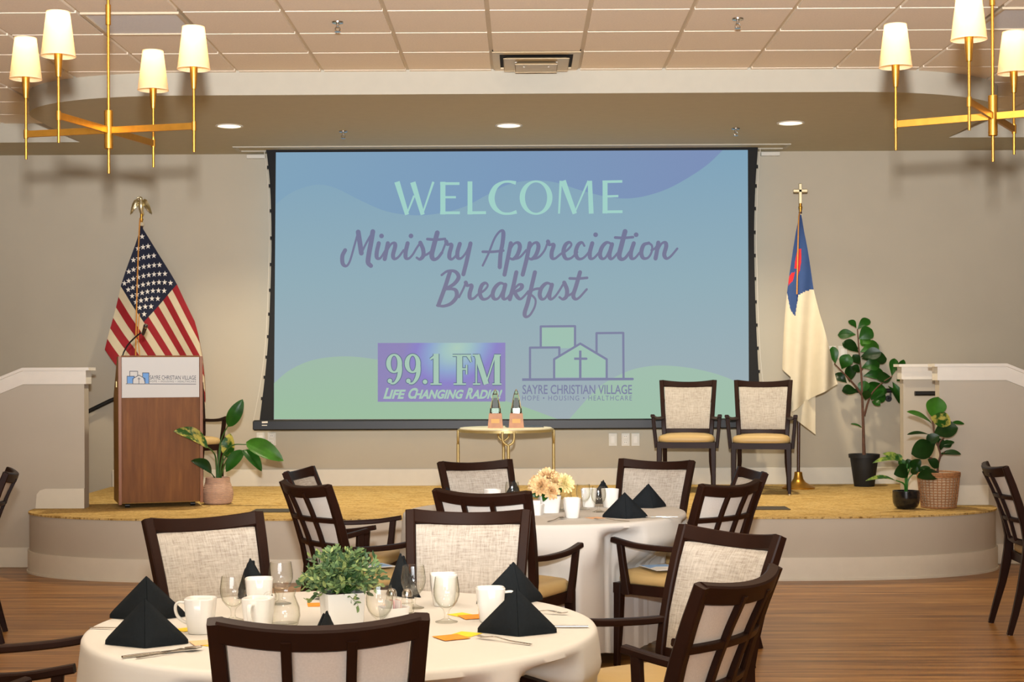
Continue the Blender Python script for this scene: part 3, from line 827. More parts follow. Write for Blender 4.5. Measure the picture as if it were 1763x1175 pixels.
# ------------------------------------------------------------------ centrepieces
def boxwood():
    t = thing('potted_plant', 'bushy green plant in a white square planter on the front table', 'plant', (-.545, 4.70, TT))
    m = MB(); m.lathe([(.045, .006), (.050, .006), (.058, .1), (.062, .101), (.056, 0), (.003, 0)], n=40, sq=6, rz=.35); m.build('planter', M['china'], t, smooth=35)
    m = MB(); m.lathe([(.056, .085), (.03, .092), (.002, .095)], n=20, sq=5, rz=.35); m.build('soil', M['soil'], t)
    rnd = random.Random(4); mb = MB(); st = MB()
    for k in range(150):
        a = rnd.uniform(0, 2*PI); e = rnd.uniform(-.35, 1.35); d = Vector((math.cos(a)*math.cos(e), math.sin(a)*math.cos(e), math.sin(e)))
        R = rnd.uniform(.09, .138); base = Vector((rnd.uniform(-.03, .03), rnd.uniform(-.03, .03), .10)); tip = Vector((0, 0, .135)) + Vector((d.x*R*.95, d.y*R*.95, d.z*R*.72))
        if rnd.random() < .09: tip.z -= .05
        ax = (tip - base); st.tube([base, base + ax*.5 + Vector((0, 0, .012)), tip], [.0014, .0011, .0007], 5)
        u = ax.normalized()
        for i in range(10):
            q = .42 + .6*i/9; p = base + ax*q + Vector((0, 0, .012*math.sin(PI*q)))
            o = Vector((rnd.gauss(0, 1), rnd.gauss(0, 1), rnd.gauss(0, 1))); o = (o - u*o.dot(u)).normalized()
            f = (o*.8 + u*.75).normalized(); L = rnd.uniform(.018, .030); sd = f.cross(Vector((rnd.gauss(0, 1), rnd.gauss(0, 1), rnd.gauss(0, 1)))).normalized()*L*.22; n = f.cross(sd).normalized()*L*.08
            v = [mb.bm.verts.new(x) for x in (p, p + f*L*.4 + sd, p + f*L*.75 + sd*.75 + n, p + f*L, p + f*L*.75 - sd*.75 + n, p + f*L*.4 - sd)]
            mb.face(v, rnd.choice((0, 0, 1, 1, 2)))
    st.build('twigs', M['stem'], t)
    mb.build('foliage', [mat('boxwood_green', '#3f5c38', .6, vary=.3, nscale=40), mat('boxwood_sage', '#6b8653', .6, vary=.25, nscale=40), mat('boxwood_pale', '#8d9c5c', .6, vary=.2, nscale=40)], t, smooth=0)
boxwood()

def flowers():
    t = thing('flower_pot', 'white pot of peach dahlias with one cream bloom on the rear table', 'flowers', (.145, 8.34, TT))
    m = MB(); m.lathe([(.038, .006), (.043, .006), (.055, .09), (.059, .091), (.048, 0), (.003, 0)], n=40, sq=3, rz=.2); m.build('pot', M['china'], t, smooth=35)
    m = MB(); m.lathe([(.05, .07), (.02, .085), (.002, .088)], n=20); m.build('foam', M['stem'], t)
    rnd = random.Random(11)
    def bloom(c, R, d, mt, nm='bloom'):
        mb = MB(); d = Vector(d).normalized(); a = d.orthogonal().normalized(); b = d.cross(a)
        for ring_, (n, el, sc) in enumerate(((13, .05, 1.0), (13, .45, .92), (11, .8, .8), (8, 1.1, .62), (5, 1.35, .42))):
            for k in range(n):
                an = 2*PI*(k + .5*(ring_ % 2))/n + rnd.uniform(-.1, .1); e = el + rnd.uniform(-.12, .12)
                o = a*math.cos(an) + b*math.sin(an); f = o*math.cos(e) + d*math.sin(e); sd = f.cross(d).normalized() if abs(f.dot(d)) < .99 else a; nn = sd.cross(f).normalized()
                L = R*sc; w = L*.25
                rows = [[Vector(c) + f*L*q + sd*w*math.sin(PI*min(.98, q*.8 + .12))*u + nn*(.1*L*u*u + .1*L*q*q) for u in (-1, 0, 1)] for q in (.05, .35, .7, .92, 1.0)]
                mb.grid(rows)
        o = mb.build(nm, mt, t, smooth=60); return o
    pe = variegated('peach_petal', '#dcb07c', '#f0d8a6', 40, .35, .65); cr = mat('cream_petal', '#f2e2a6', .7, vary=.08, nscale=50)
    for c, R, d in (((-.045, -.045, .145), .062, (-.4, -.8, .35)), ((.01, -.05, .118), .05, (.1, -.9, .2)), ((-.01, .0, .19), .06, (-.1, -.5, .9)), ((-.07, .02, .15), .055, (-.9, -.2, .4)), ((.03, -.02, .165), .05, (.3, -.7, .6)), ((.02, .05, .17), .055, (.2, .8, .7))): bloom(c, R, d, pe)
    o = bloom((.082, -.01, .155), .058, (.55, -.7, .3), cr); o['label'] = 'cream bloom'
    for b, tp, w in (((-.02, -.03, .10), (-.035, -.085, .07), .04), ((.05, -.02, .12), (.065, -.07, .14), .035), ((-.05, -.02, .1), (-.10, -.03, .10), .035)):
        lf = leaf(b, tp, w, m=M['leafm']); lf.parent = t
flowers()

# ------------------------------------------------------------------ brochures on two seats
def brochure(x, y, deg, label, z=.513):
    o = thing('paper_brochure', label, 'brochure', (x, y, z), math.radians(deg), 'paper brochures left on chair seats')
    m = MB(); m.box((0, 0, 0), (.15, .215, .003)); m.build('sheet', mat('brochure_paper', '#e4e2dc', .6, vary=0), o, smooth=0)
    b = MB(); b.slab([(-.07, -.02), (-.02, .02), (.07, .0), (.07, .1), (-.07, .1)], .0016, .002); b.build('blue_panel', mat('brochure_blue', '#8fb4e0', .6, vary=.1, nscale=30), o, smooth=0)
    return o
brochure(.70, 7.86, 20, 'blue and white brochure on the seat of the slatted chair at the rear table')
brochure(-.78, 7.95, -60, 'blue and white brochure on the seat behind the green potted plant')

# ------------------------------------------------------------------ projection screen
SY = 13.93
def slide(u, v, lift): p = at(u, v, SY); p.y -= lift; return p
def glow(name, col, s=.62, col2=None, axis=None, col3=None):
    """the projected picture: screen cloth that sends back the projector's light"""
    k = NT(name); k.b.inputs['Roughness'].default_value = .9; k.b.inputs['Specular IOR Level'].default_value = .05
    if col2:
        sep = k.n('ShaderNodeSeparateXYZ'); k.l(k.coord((1, 1, 1)), sep.inputs[0]); mr = k.n('ShaderNodeMapRange')
        ax, lo, hi = axis; k.l(sep.outputs[ax], mr.inputs[0]); mr.inputs[1].default_value = lo; mr.inputs[2].default_value = hi
        out = k.ramp(mr.outputs[0], [(0, col), (.5, col3), (1, col2)] if col3 else [(0, col), (1, col2)])
        k.l(out, k.b.inputs['Emission Color'])
    else: k.b.inputs['Emission Color'].default_value = lin(col)
    k.b.inputs['Base Color'].default_value = (0, 0, 0, 1); k.b.inputs['Specular IOR Level'].default_value = 0; k.b.inputs['Emission Strength'].default_value = s * 1.18
    return k.m
def screen():
    t = thing('projection_screen', 'large motorised projection screen showing the welcome slide on the stage back wall', 'screen', (-.08, SY, 2.27))
    def P(u, v, y=SY): p = at(u, v, y); return (p.x, p.z)
    m = MB(); m.prism_y([P(471.5, 722.5), P(1289.5, 721), P(1287.5, 257), P(475, 262)], SY, SY + .004)
    base = keep(m.build('screen_cloth', glow('slide_background', '#a6b4b9', .8, '#84a8c0', ('Z', 1.05, 3.5), '#96b2bd'), None, smooth=0), t)
    m = MB()
    Lo = catmull([(459, 260, 0), (465, 320, 0), (467.5, 410, 0), (465.5, 500, 0), (462, 580, 0), (456, 650, 0), (447, 724, 0)], 4); Ro = catmull([(1305, 255, 0), (1300.5, 320, 0), (1298.5, 400, 0), (1299.5, 480, 0), (1302, 560, 0), (1306, 640, 0), (1312, 723, 0)], 4)
    for O, a, b in ((Lo, 475, 471.5), (Ro, 1287.5, 1289.5)):
        rows = []
        for p in O:
            q = (p.y - 260) / 463; i = slide(a + (b - a)*q, p.y, 0); o_ = slide(p.x, p.y, 0)
            rows.append([Vector((o_.x, SY - .001, o_.z)), Vector((i.x, SY - .001, i.z)), Vector((i.x, SY + .004, i.z)), Vector((o_.x, SY + .004, o_.z))])
        m.loft(rows)
        for k in range(2, len(O) - 1, 2):
            p = slide(O[k].x, O[k].y, 0); m.box((p.x, SY + .001, p.z), (.024, .012, .028))
    z1, z0 = at(881, 254.5, SY).z, at(881, 260.5, SY).z
    m.box((-.08, SY + .001, (z1 + z0)/2), (4.40, .01, z1 - z0))
    keep(m.build('black_border', M['blackfab'], None, smooth=0), t)
    for O, dx in ((Lo, -4), (Ro, 4)):
        c = MB(); pts = [slide(p.x + dx*(1 + 1.5*max(0, (p.y-560)/160)**2), p.y, 0) for p in O]; c.tube(pts, .0035, 6); keep(c.build('tension_cord', M['white'], None), t)
    a, b = at(436, 722, SY), at(1326, 740, SY)
    m = MB(); m.box(((a.x+b.x)/2, SY, (a.z+b.z)/2), (b.x-a.x, .07, .093), ch=.012); bar = keep(m.build('bottom_bar', M['blackbar'], None, smooth=0), t)
    def barfn(u, v, l): p = at(u, v, SY); p.y = SY - .0362 - l; return p
    ik = Ink(barfn); ik.stroke([(452, 727.5), (462, 727)], 3, curve=False, caps=False); ik.stroke([(452, 732.5), (461, 732.5)], 1.4, curve=False, caps=False); o = ik.build('maker_mark', M['white'], None); keep(o, t)
    # projected shapes
    def ink(lift): return Ink(slide, lift)
    top = catmull([(475, 352, 0), (495, 336, 0), (520, 324, 0), (550, 318, 0), (580, 325, 0), (620, 345, 0), (665, 364, 0), (715, 371, 0), (760, 367, 0), (800, 356, 0), (840, 335, 0), (875, 318, 0), (915, 311, 0), (955, 314, 0), (1000, 328, 0), (1040, 338, 0), (1075, 342, 0), (1110, 338, 0), (1150, 325, 0), (1190, 303, 0), (1220, 282, 0), (1244, 259, 0)], 5)
    ik = ink(.0012)
    tv = [(p.x, p.y) for p in top]; up = [(x, 262 - (x - 475)*.006) for x, y in tv]
    for i in range(len(tv) - 1): ik.mb.face([ik.P(tv[i]), ik.P(tv[i+1]), ik.P(up[i+1]), ik.P(up[i])])
    o = keep(ik.build('slide_wave_top', glow('slide_wave_blue', '#85a8c0', .80, '#8094bc', ('X', -2.2, 1.6), '#809fc0'), None), t)
    for pts, nm, c1, c2 in (([(471.8, 660, 0), (500, 637, 0), (540, 620, 0), (590, 614, 0), (640, 618, 0), (700, 630, 0), (760, 650, 0), (830, 678, 0), (900, 700, 0), (960, 722, 0)], 'a', '#a2c4a4', '#a4bfae'), ([(980, 722, 0), (1030, 668, 0), (1075, 642, 0), (1110, 632, 0), (1150, 630, 0), (1200, 636, 0), (1250, 650, 0), (1289.2, 670, 0)], 'b', '#a4c4ac', '#a6c3b4')):
        c = [(p.x, p.y) for p in catmull(pts, 6)]; ik = ink(.0012)
        for a, b in zip(c, c[1:]): ik.mb.face([ik.P(a), ik.P(b), ik.P((b[0], 722)), ik.P((a[0], 722))])
        keep(ik.build('slide_hill', glow('slide_hill_green_' + nm, c1, .80, c2, ('Z', 1.0, 1.7)), None), t)
    # WELCOME
    W = lambda x, y: (580 + x*.3405, y*.3405)
    ik = ink(.0024); s = .3405
    def T(a, b, w0, w1=None): ik.stroke([W(*a), W(*b)], [w0*s*.86, (w1 or w0)*s*.86], curve=False, caps=False)
    T((304, 920), (355, 1086), 32, 24); T((353, 1086), (391, 990), 9, 12); T((384, 922), (434, 1086), 32, 24); T((432, 1086), (488, 920), 9, 14)
    T((536, 920), (536, 1085), 30); T((522, 929), (620, 929), 16); T((540, 998), (602, 998), 13); T((522, 1077), (622, 1077), 16)
    T((673, 918), (673, 1085), 28); T((660, 1077), (754, 1076), 17)
    ik.stroke([W(*p) for p in ((905, 926), (870, 919), (835, 924), (800, 950), (782, 1000), (796, 1048), (832, 1077), (872, 1081), (909, 1072))], [18*s, 12*s, 13*s, 24*s, 31*s, 25*s, 14*s, 12*s, 18*s], caps=False)
    ik.ring(W(1007, 1000), 83*s, 87*s, 27*s, 10*s, 60)
    T((1132, 915), (1123, 1081), 15, 11); T((1143, 915), (1203, 1081), 34, 26); T((1200, 1081), (1272, 915), 8, 12); T((1279, 915), (1286, 1081), 26, 28)
    T((1356, 914), (1356, 1080), 29); T((1343, 920), (1443, 918), 15); T((1360, 994), (1423, 992), 13); T((1343, 1072), (1444, 1071), 16)
    keep(ik.build('slide_title', glow('slide_title_mint', '#a0cfc6', .86), None), t)
    # script lines
    S = lambda p: (580 + p[0]*.3403, 380 + p[1]*.3403)
    ik = ink(.0024)
    script = [
     [(42,150),(28,180),(30,218),(48,230),(66,205),(88,130),(108,58)], [(108,58),(116,110),(124,165)], [(124,165),(150,112),(182,56)], [(182,56),(173,110),(162,170),(158,212),(172,229)],
     [(212,115),(202,160),(203,188),(220,190),(245,152)], [(258,115),(250,155),(242,195)], [(247,165),(272,122),(290,114),(295,130),(284,175),(292,194),(312,184),(338,150)], [(358,115),(348,160),(349,188),(364,192),(384,172),(402,142),(422,112)], [(422,112),(436,145),(437,178),(420,196),(404,188)], [(434,182),(470,162),(492,132)],
     [(508,62),(490,130),(480,176),(490,196),(510,190),(532,162)], [(458,94),(500,97),(547,93)], [(532,162),(548,120),(553,106)], [(553,106),(560,121),(580,122),(570,165),(570,188),(584,195),(606,172),(620,140)],
     [(622,118),(610,160),(612,188),(630,190),(655,160),(672,120)], [(676,116),(658,200),(640,272)],
     [(738,228),(768,165),(798,90),(826,54),(842,60),(838,115),(828,170),(824,236)], [(738,158),(790,158),(842,152)],
     [(880,115),(864,195),(848,274)], [(868,165),(892,122),(915,112),(926,132),(914,172),(892,195),(868,188)], [(892,195),(925,186),(958,150)],
     [(976,115),(960,195),(940,274)], [(964,165),(988,122),(1010,112),(1020,132),(1008,172),(986,195),(964,188)], [(986,195),(1020,186),(1050,152),(1068,106)],
     [(1068,106),(1075,122),(1097,122),(1087,160),(1088,188),(1104,192),(1132,170),(1165,150),(1186,124),(1176,110),(1156,124),(1146,160),(1158,192),(1185,190),(1216,160)],
     [(1252,128),(1240,111),(1220,124),(1208,163),(1220,192),(1246,190),(1275,158),(1292,115)], [(1292,115),(1280,160),(1282,190),(1300,190),(1328,160)],
     [(1392,120),(1366,111),(1342,134),(1331,170),(1340,192),(1362,184),(1392,120)], [(1392,120),(1379,172),(1385,193),(1400,188),(1428,155)],
     [(1458,55),(1440,125),(1428,176),(1438,195),(1458,190),(1485,155)], [(1408,86),(1450,88),(1498,84)],
     [(1502,115),(1488,160),(1490,190),(1508,190),(1532,162)], [(1578,114),(1552,124),(1540,162),(1550,190),(1574,188),(1592,160),(1594,128),(1578,114)], [(1592,150),(1610,140),(1626,114)],
     [(1626,112),(1620,150),(1612,192)], [(1617,165),(1640,120),(1660,111),(1666,130),(1656,172),(1668,192),(1690,180),(1722,142)],
     [(530,276),(560,256),(598,258),(616,286),(594,320),(552,346)], [(552,346),(598,350),(606,384),(580,418),(542,433),(508,430)], [(572,260),(548,335),(514,428)],
     [(618,388),(640,345),(652,314)], [(652,314),(660,329),(682,328),(672,368),(674,393),(692,394),(714,374),(745,354),(763,330),(752,316),(733,329),(723,366),(736,396),(762,394),(788,368)],
     [(852,325),(826,317),(800,340),(788,374),(798,397),(822,388),(852,325)], [(852,325),(840,378),(846,397),(862,392),(878,372)],
     [(908,262),(892,335),(875,398)], [(884,362),(918,326),(936,328),(930,346),(898,362)], [(898,362),(914,388),(930,397),(950,380),(968,358)],
     [(1002,262),(986,330),(966,415),(950,468),(957,487),(977,478),(1000,438),(1005,402),(988,380),(968,372)], [(968,366),(1000,348),(1030,344)],
     [(1088,325),(1062,317),(1036,340),(1026,374),(1036,397),(1058,388),(1088,325)], [(1088,325),(1075,378),(1081,397),(1096,392),(1118,366),(1150,314)],
     [(1150,314),(1164,350),(1161,384),(1143,398),(1126,388)], [(1161,384),(1190,368),(1208,335)], [(1230,262),(1210,332),(1196,378),(1206,397),(1226,390),(1264,348)], [(1178,293),(1220,294),(1266,290)]]
    for st_ in script:
        pts = catmull([(*S(p), 0) for p in st_], 6); ws = []
        for i in range(len(pts)):
            d = pts[min(i+1, len(pts)-1)] - pts[max(i-1, 0)]; dn = d.y / max(d.length, 1e-6)
            ws.append(4.6 + 2.6*max(0, dn) - 1.0*max(0, -dn) + (1.2 if len(st_) == 2 or st_[0][1] < 70 else 0))
        for _ in range(3): ws = [(ws[max(i-1, 0)] + ws[i]*2 + ws[min(i+1, len(ws)-1)])/4 for i in range(len(ws))]
        ik.stroke([(p.x, p.y) for p in pts], ws, curve=False)
    for d in ((226, 78), (375, 78), (1309, 72), (1514, 72)): ik.dot(S(d), 4.1)
    keep(ik.build('slide_script', glow('slide_script_plum', '#86839b', .76, '#787d9e', ('Z', 1.9, 2.9)), None), t)
    # radio badge
    B = lambda x, y: (640 + x*.2609, 580 + y*.2609)
    ik = ink(.0024); ik.poly([B(40, 42), B(882, 40), B(882, 428), B(40, 430)])
    k = NT('slide_badge_violet'); k.b.inputs['Roughness'].default_value = .9; k.b.inputs['Base Color'].default_value = (.05, .05, .05, 1); k.b.inputs['Specular IOR Level'].default_value = .05
    gsp = k.n('ShaderNodeTexGradient', gradient_type='SPHERICAL'); mp = k.n('ShaderNodeMapping'); tc = k.n('ShaderNodeTexCoord'); mp.vector_type = 'TEXTURE'
    ctr = slide(*B(560, 75), 0); mp.inputs['Location'].default_value = ctr; mp.inputs['Scale'].default_value = (.52, 1, .38); mp.inputs['Rotation'].default_value = (0, -.5, 0)
    k.l(tc.outputs['Object'], mp.inputs[0]); k.l(mp.outputs[0], gsp.inputs[0]); k.l(k.ramp(gsp.outputs[1], [(0, '#8078b4'), (.25, '#7c74c4'), (.5, '#7f9ccc'), (.75, '#94bcc0'), (1, '#a4c8b8')]), k.b.inputs['Emission Color']); k.b.inputs['Emission Strength'].default_value = .92
    badge = keep(ik.build('slide_badge', k.m, None), t)
    s = .2609
    def draw99(ik, g):
        for ox in (0, 122):
            ik.ring(B(148 + ox, 177), (52+g)*s, (63+g)*s, (30+2*g)*s, (12+2*g)*s)
            ik.stroke([B(x + ox, y) for x, y in ((188, 172), (187, 225), (176, 272), (150, 306), (124, 308))], [(20+2*g)*s, (27+2*g)*s, (24+2*g)*s, (14+2*g)*s, (12+2*g)*s], caps=False); ik.dot(B(120 + ox, 292), (15+g)*s)
        ik.dot(B(352, 298), (15+g)*s)
        def T(a, b, w, w1=None): ik.stroke([B(*a), B(*b)], [(w+2*g)*s, ((w1 or w)+2*g)*s], curve=False, caps=False)
        T((425, 113), (425, 316), 34); T((424, 124), (386, 150), 18, 10); T((388, 313), (462, 313), 10)
        T((580, 120), (580, 314), 36); T((534, 124), (656, 124), 11); T((638, 124), (657, 170), 26, 6); T((590, 214), (628, 214), 11); T((626, 186), (626, 250), 10); T((540, 313), (622, 313), 10)
        T((690, 120), (690, 316), 9); T((694, 120), (756, 314), 34); T((752, 314), (816, 120), 9); T((828, 118), (828, 316), 35); T((666, 123), (712, 123), 10); T((668, 313), (716, 313), 10); T((796, 313), (856, 313), 10); T((808, 123), (852, 123), 10)
    ik = ink(.0034); draw99(ik, 5); o = ik.build('badge_outline', glow('slide_badge_outline', '#6f8096', .7), None); keep(o, t)
    ik = ink(.0044); draw99(ik, 0)
    for w, x0, x1, y0 in (('L', 76, 116, 338), ('IFE', 112, 208, 350), ('C', 232, 284, 338), ('HANGING', 278, 592, 350), ('R', 618, 662, 338), ('ADIO!', 656, 846, 350)):
        a, b = B(x0, y0), B(x1, 411); ik.text(w, a[0], b[0] + .3*(b[1] - a[1]), a[1], b[1], bold=.042, shear=.3)
    keep(ik.build('badge_lettering', glow('slide_badge_mint', '#a9c8b6', .84), None), t)
    # village emblem
    ik = ink(.0020); K = lambda x, y: (640 + x*.2609, 580 + y*.2609)
    ik.poly([(932, 563), (988, 563), (988, 600), (932, 600)]); ik.poly([(954, 650), (954, 621), (999, 594), (1043, 621), (1043, 650)])
    keep(ik.build('emblem_fill', glow('slide_emblem_mint', '#a4c6b6', .80), None), t)
    ik = ink(.0034); w = 3.8
    def PL(pts, w=w):
        for a, b in zip(pts, pts[1:]): ik.stroke([a, b], w, curve=False, caps=False); ik.dot(b, w/2)
    PL([(931, 600), (931, 562.5), (990, 562), (990, 597)]); PL([(912.5, 652), (912.5, 599), (963, 598.5), (963, 613)]); PL([(1027, 608), (1027, 574), (1073, 573.5), (1073.5, 651)])
    PL([(954, 652), (954, 619), (999, 592), (1044.5, 619), (1044.5, 651)]); PL([(999, 604), (999, 652)], 4.2); PL([(988.5, 618), (1009.5, 618)], 4); PL([(899, 654), (1089, 653)], 4.4)
    ik.text('SAYRE CHRISTIAN VILLAGE', 899.5, 1088, 663, 679, bold=.012); ik.text('HOPE \u2022 HOUSING \u2022 HEALTHCARE', 899, 1088, 681.5, 690, spacing=1.25)
    keep(ik.build('emblem_lines', glow('slide_emblem_plum', '#8488a6', .78), None), t)
screen()
def slot():
    t = thing('screen_slot', 'white metal slot trim in the soffit from which the screen hangs', 'trim', (-.08, 13.85, 3.486))
    m = MB()
    for y in (-.13, .135): m.box((0, y, 0), (4.92, .03, .012))
    for x in (-2.445, 2.445): m.box((x, 0, 0), (.03, .26, .012))
    m.build('flange', M['fascia'], t, smooth=0)
slot()
for x, lab in ((-2.41, 'small white bracket on the wall at the flag end of the screen top'), (2.27, 'small white bracket on the wall at the cross end of the screen top')):
    m = MB(); m.box((0, 0, 0), (.17, .05, .035), ch=.004); o = m.build('wall_bracket', M['white'], None, smooth=0); o.location = (x, 14.174, 3.462); tag(o, lab, 'bracket', 'brackets beside the screen')

# ------------------------------------------------------------------ lectern
def lectern():
    rz = math.radians(19.0)
    t = thing('lectern', 'walnut lectern with a white sign board and gooseneck microphone on the stage', 'lectern', (-2.80, 12.055, .454), rz)
    w, d, h = .64, .46, 1.165; hw = w/2
    for s in (-1, 1):
        m = MB(); m.loft([[Vector((s*hw - x, y, z)) for y, z in ((-.012, .035), (d, .035), (d, .86), (.10, h + .005), (-.012, h + .005))] for x in ((0, s*.022))])
        m.build('side_panel', M['podside'], t, smooth=0)
        m = MB(); m.box((s*(hw - .011), -.0145, h/2 + .02), (.024, .006, h - .02), ch=.002); m.build('edge_band', M['edge'], t, smooth=0)
    m = MB(); m.box((0, .011, h/2 + .03), (w - .046, .022, h - .03)); m.build('front_panel', M['podium'], t, smooth=0)
    m = MB(); m.beam([(0, .05, h - .03), (0, d - .02, .86)], (w - .05, .02)); m.build('reading_top', M['podium'], t, smooth=0)
    m = MB(); m.box((0, d/2, .50), (w - .05, d - .06, .02)); m.build('shelf', M['podside'], t, smooth=0)
    m = MB(); m.box((0, d/2, .045), (w - .05, d - .04, .02)); m.build('base_board', M['podside'], t, smooth=0)
    for x in (-.25, .25):
        for y in (.07, d - .06):
            m = MB(); m.lathe([(.001, -.02), (.018, -.018), (.018, .018), (.001, .02)], n=14)
            for v in m.bm.verts: v.co = Vector((v.co.z, v.co.y, v.co.x))
            bmesh.ops.translate(m.bm, verts=m.bm.verts, vec=(x, y, .0185)); m.build('caster', M['black'], t)
    m = MB(); m.box((0, -.007, h - .155), (w - .052, .012, .312)); sg = m.build('sign_board', M['sign'], t, smooth=0); sg['label'] = 'white sign board with the village emblem'
    # sign drawing in the sign's own millimetres: u 0..1763 across, v 0..1113 down as on the board
    def fn(u, v, l):
        return Vector((-.294 + (u - 265)/(1545 - 265)*.588, -.0132 - l, h - (v + (u-265)*.012 - 145)/(775 - 145)*.308))
    ik = Ink(fn, .0002)
    for pts in ([(352, 440), (470, 440), (440, 480), (440, 552), (352, 552)], [(606, 385), (710, 385), (710, 552), (648, 552), (648, 470), (606, 448)]): ik.poly(pts)
    o = ik.mb.build('emblem_blue', M['signblue'], sg, smooth=0)
    ik = Ink(fn, .0006); W_ = 10
    def PL(pts, w=W_):
        for a, b in zip(pts, pts[1:]): ik.stroke([a, b], w, curve=False, caps=False); ik.dot(b, w/2)
    PL([(396, 440), (396, 362), (525, 362), (525, 432)]); PL([(352, 556), (352, 440), (470, 440), (470, 460)]); PL([(606, 445), (606, 385), (710, 385), (710, 556)])
    PL([(445, 556), (445, 480), (545, 422), (645, 475), (645, 556)]); PL([(545, 455), (545, 556)], 9); PL([(525, 480), (566, 480)], 9); PL([(330, 560), (1490, 560)], 9)
    ik.text('SAYRE CHRISTIAN VILLAGE', 722, 1492, 424, 490, bold=0); ik.text('HOPE \u2022 HOUSING \u2022 HEALTHCARE', 722, 1492, 503, 533, spacing=1.3)
    ik.mb.build('emblem_lettering', M['signink'], sg, smooth=0)
    m = MB(); m.beam([(-hw - .002, .24, .965), (-hw - .035, .24, .965)], (.014, .02)); m.box((-hw - .003, .16, .957), (.006, .05, .045)); m.build('side_latch', M['goldmetal'], t)
lectern()
def microphone():
    t = thing('gooseneck_microphone', 'black gooseneck microphone rising from the lectern', 'microphone', (-3.02, 12.16, 1.60))
    pts = [at(211, 614, 12.16), at(214, 605, 12.16), at(222, 592, 12.15), at(234, 580, 12.13), at(243, 573, 12.11)]
    m = MB(); p0 = pts[0].copy(); p0.z -= .03; m.tube(catmull([p0] + pts, 5), .0062, 8); keep(m.build('gooseneck', M['black'], None), t)
    a, b = at(246, 577, 12.09), at(251.5, 559, 12.06); d = b - a
    m = MB(); m.tube([a, a + d*.25, a + d*.6, b - d*.08, b], [.010, .014, .016, .017, .013], 14); hd = keep(m.build('capsule', mat('mic_bronze', '#4a4036', .35, .6, vary=0), None), t)
    m = MB(); m.tube([a + d*.7, a + d*.78], [.0175, .0175], 14); keep(m.build('ring', M['chrome'], None), t)
    m = MB(); m.cyl((p0.x, p0.y, p0.z - .012), .02, .02, 16); keep(m.build('base', M['black'], None), t)
microphone()

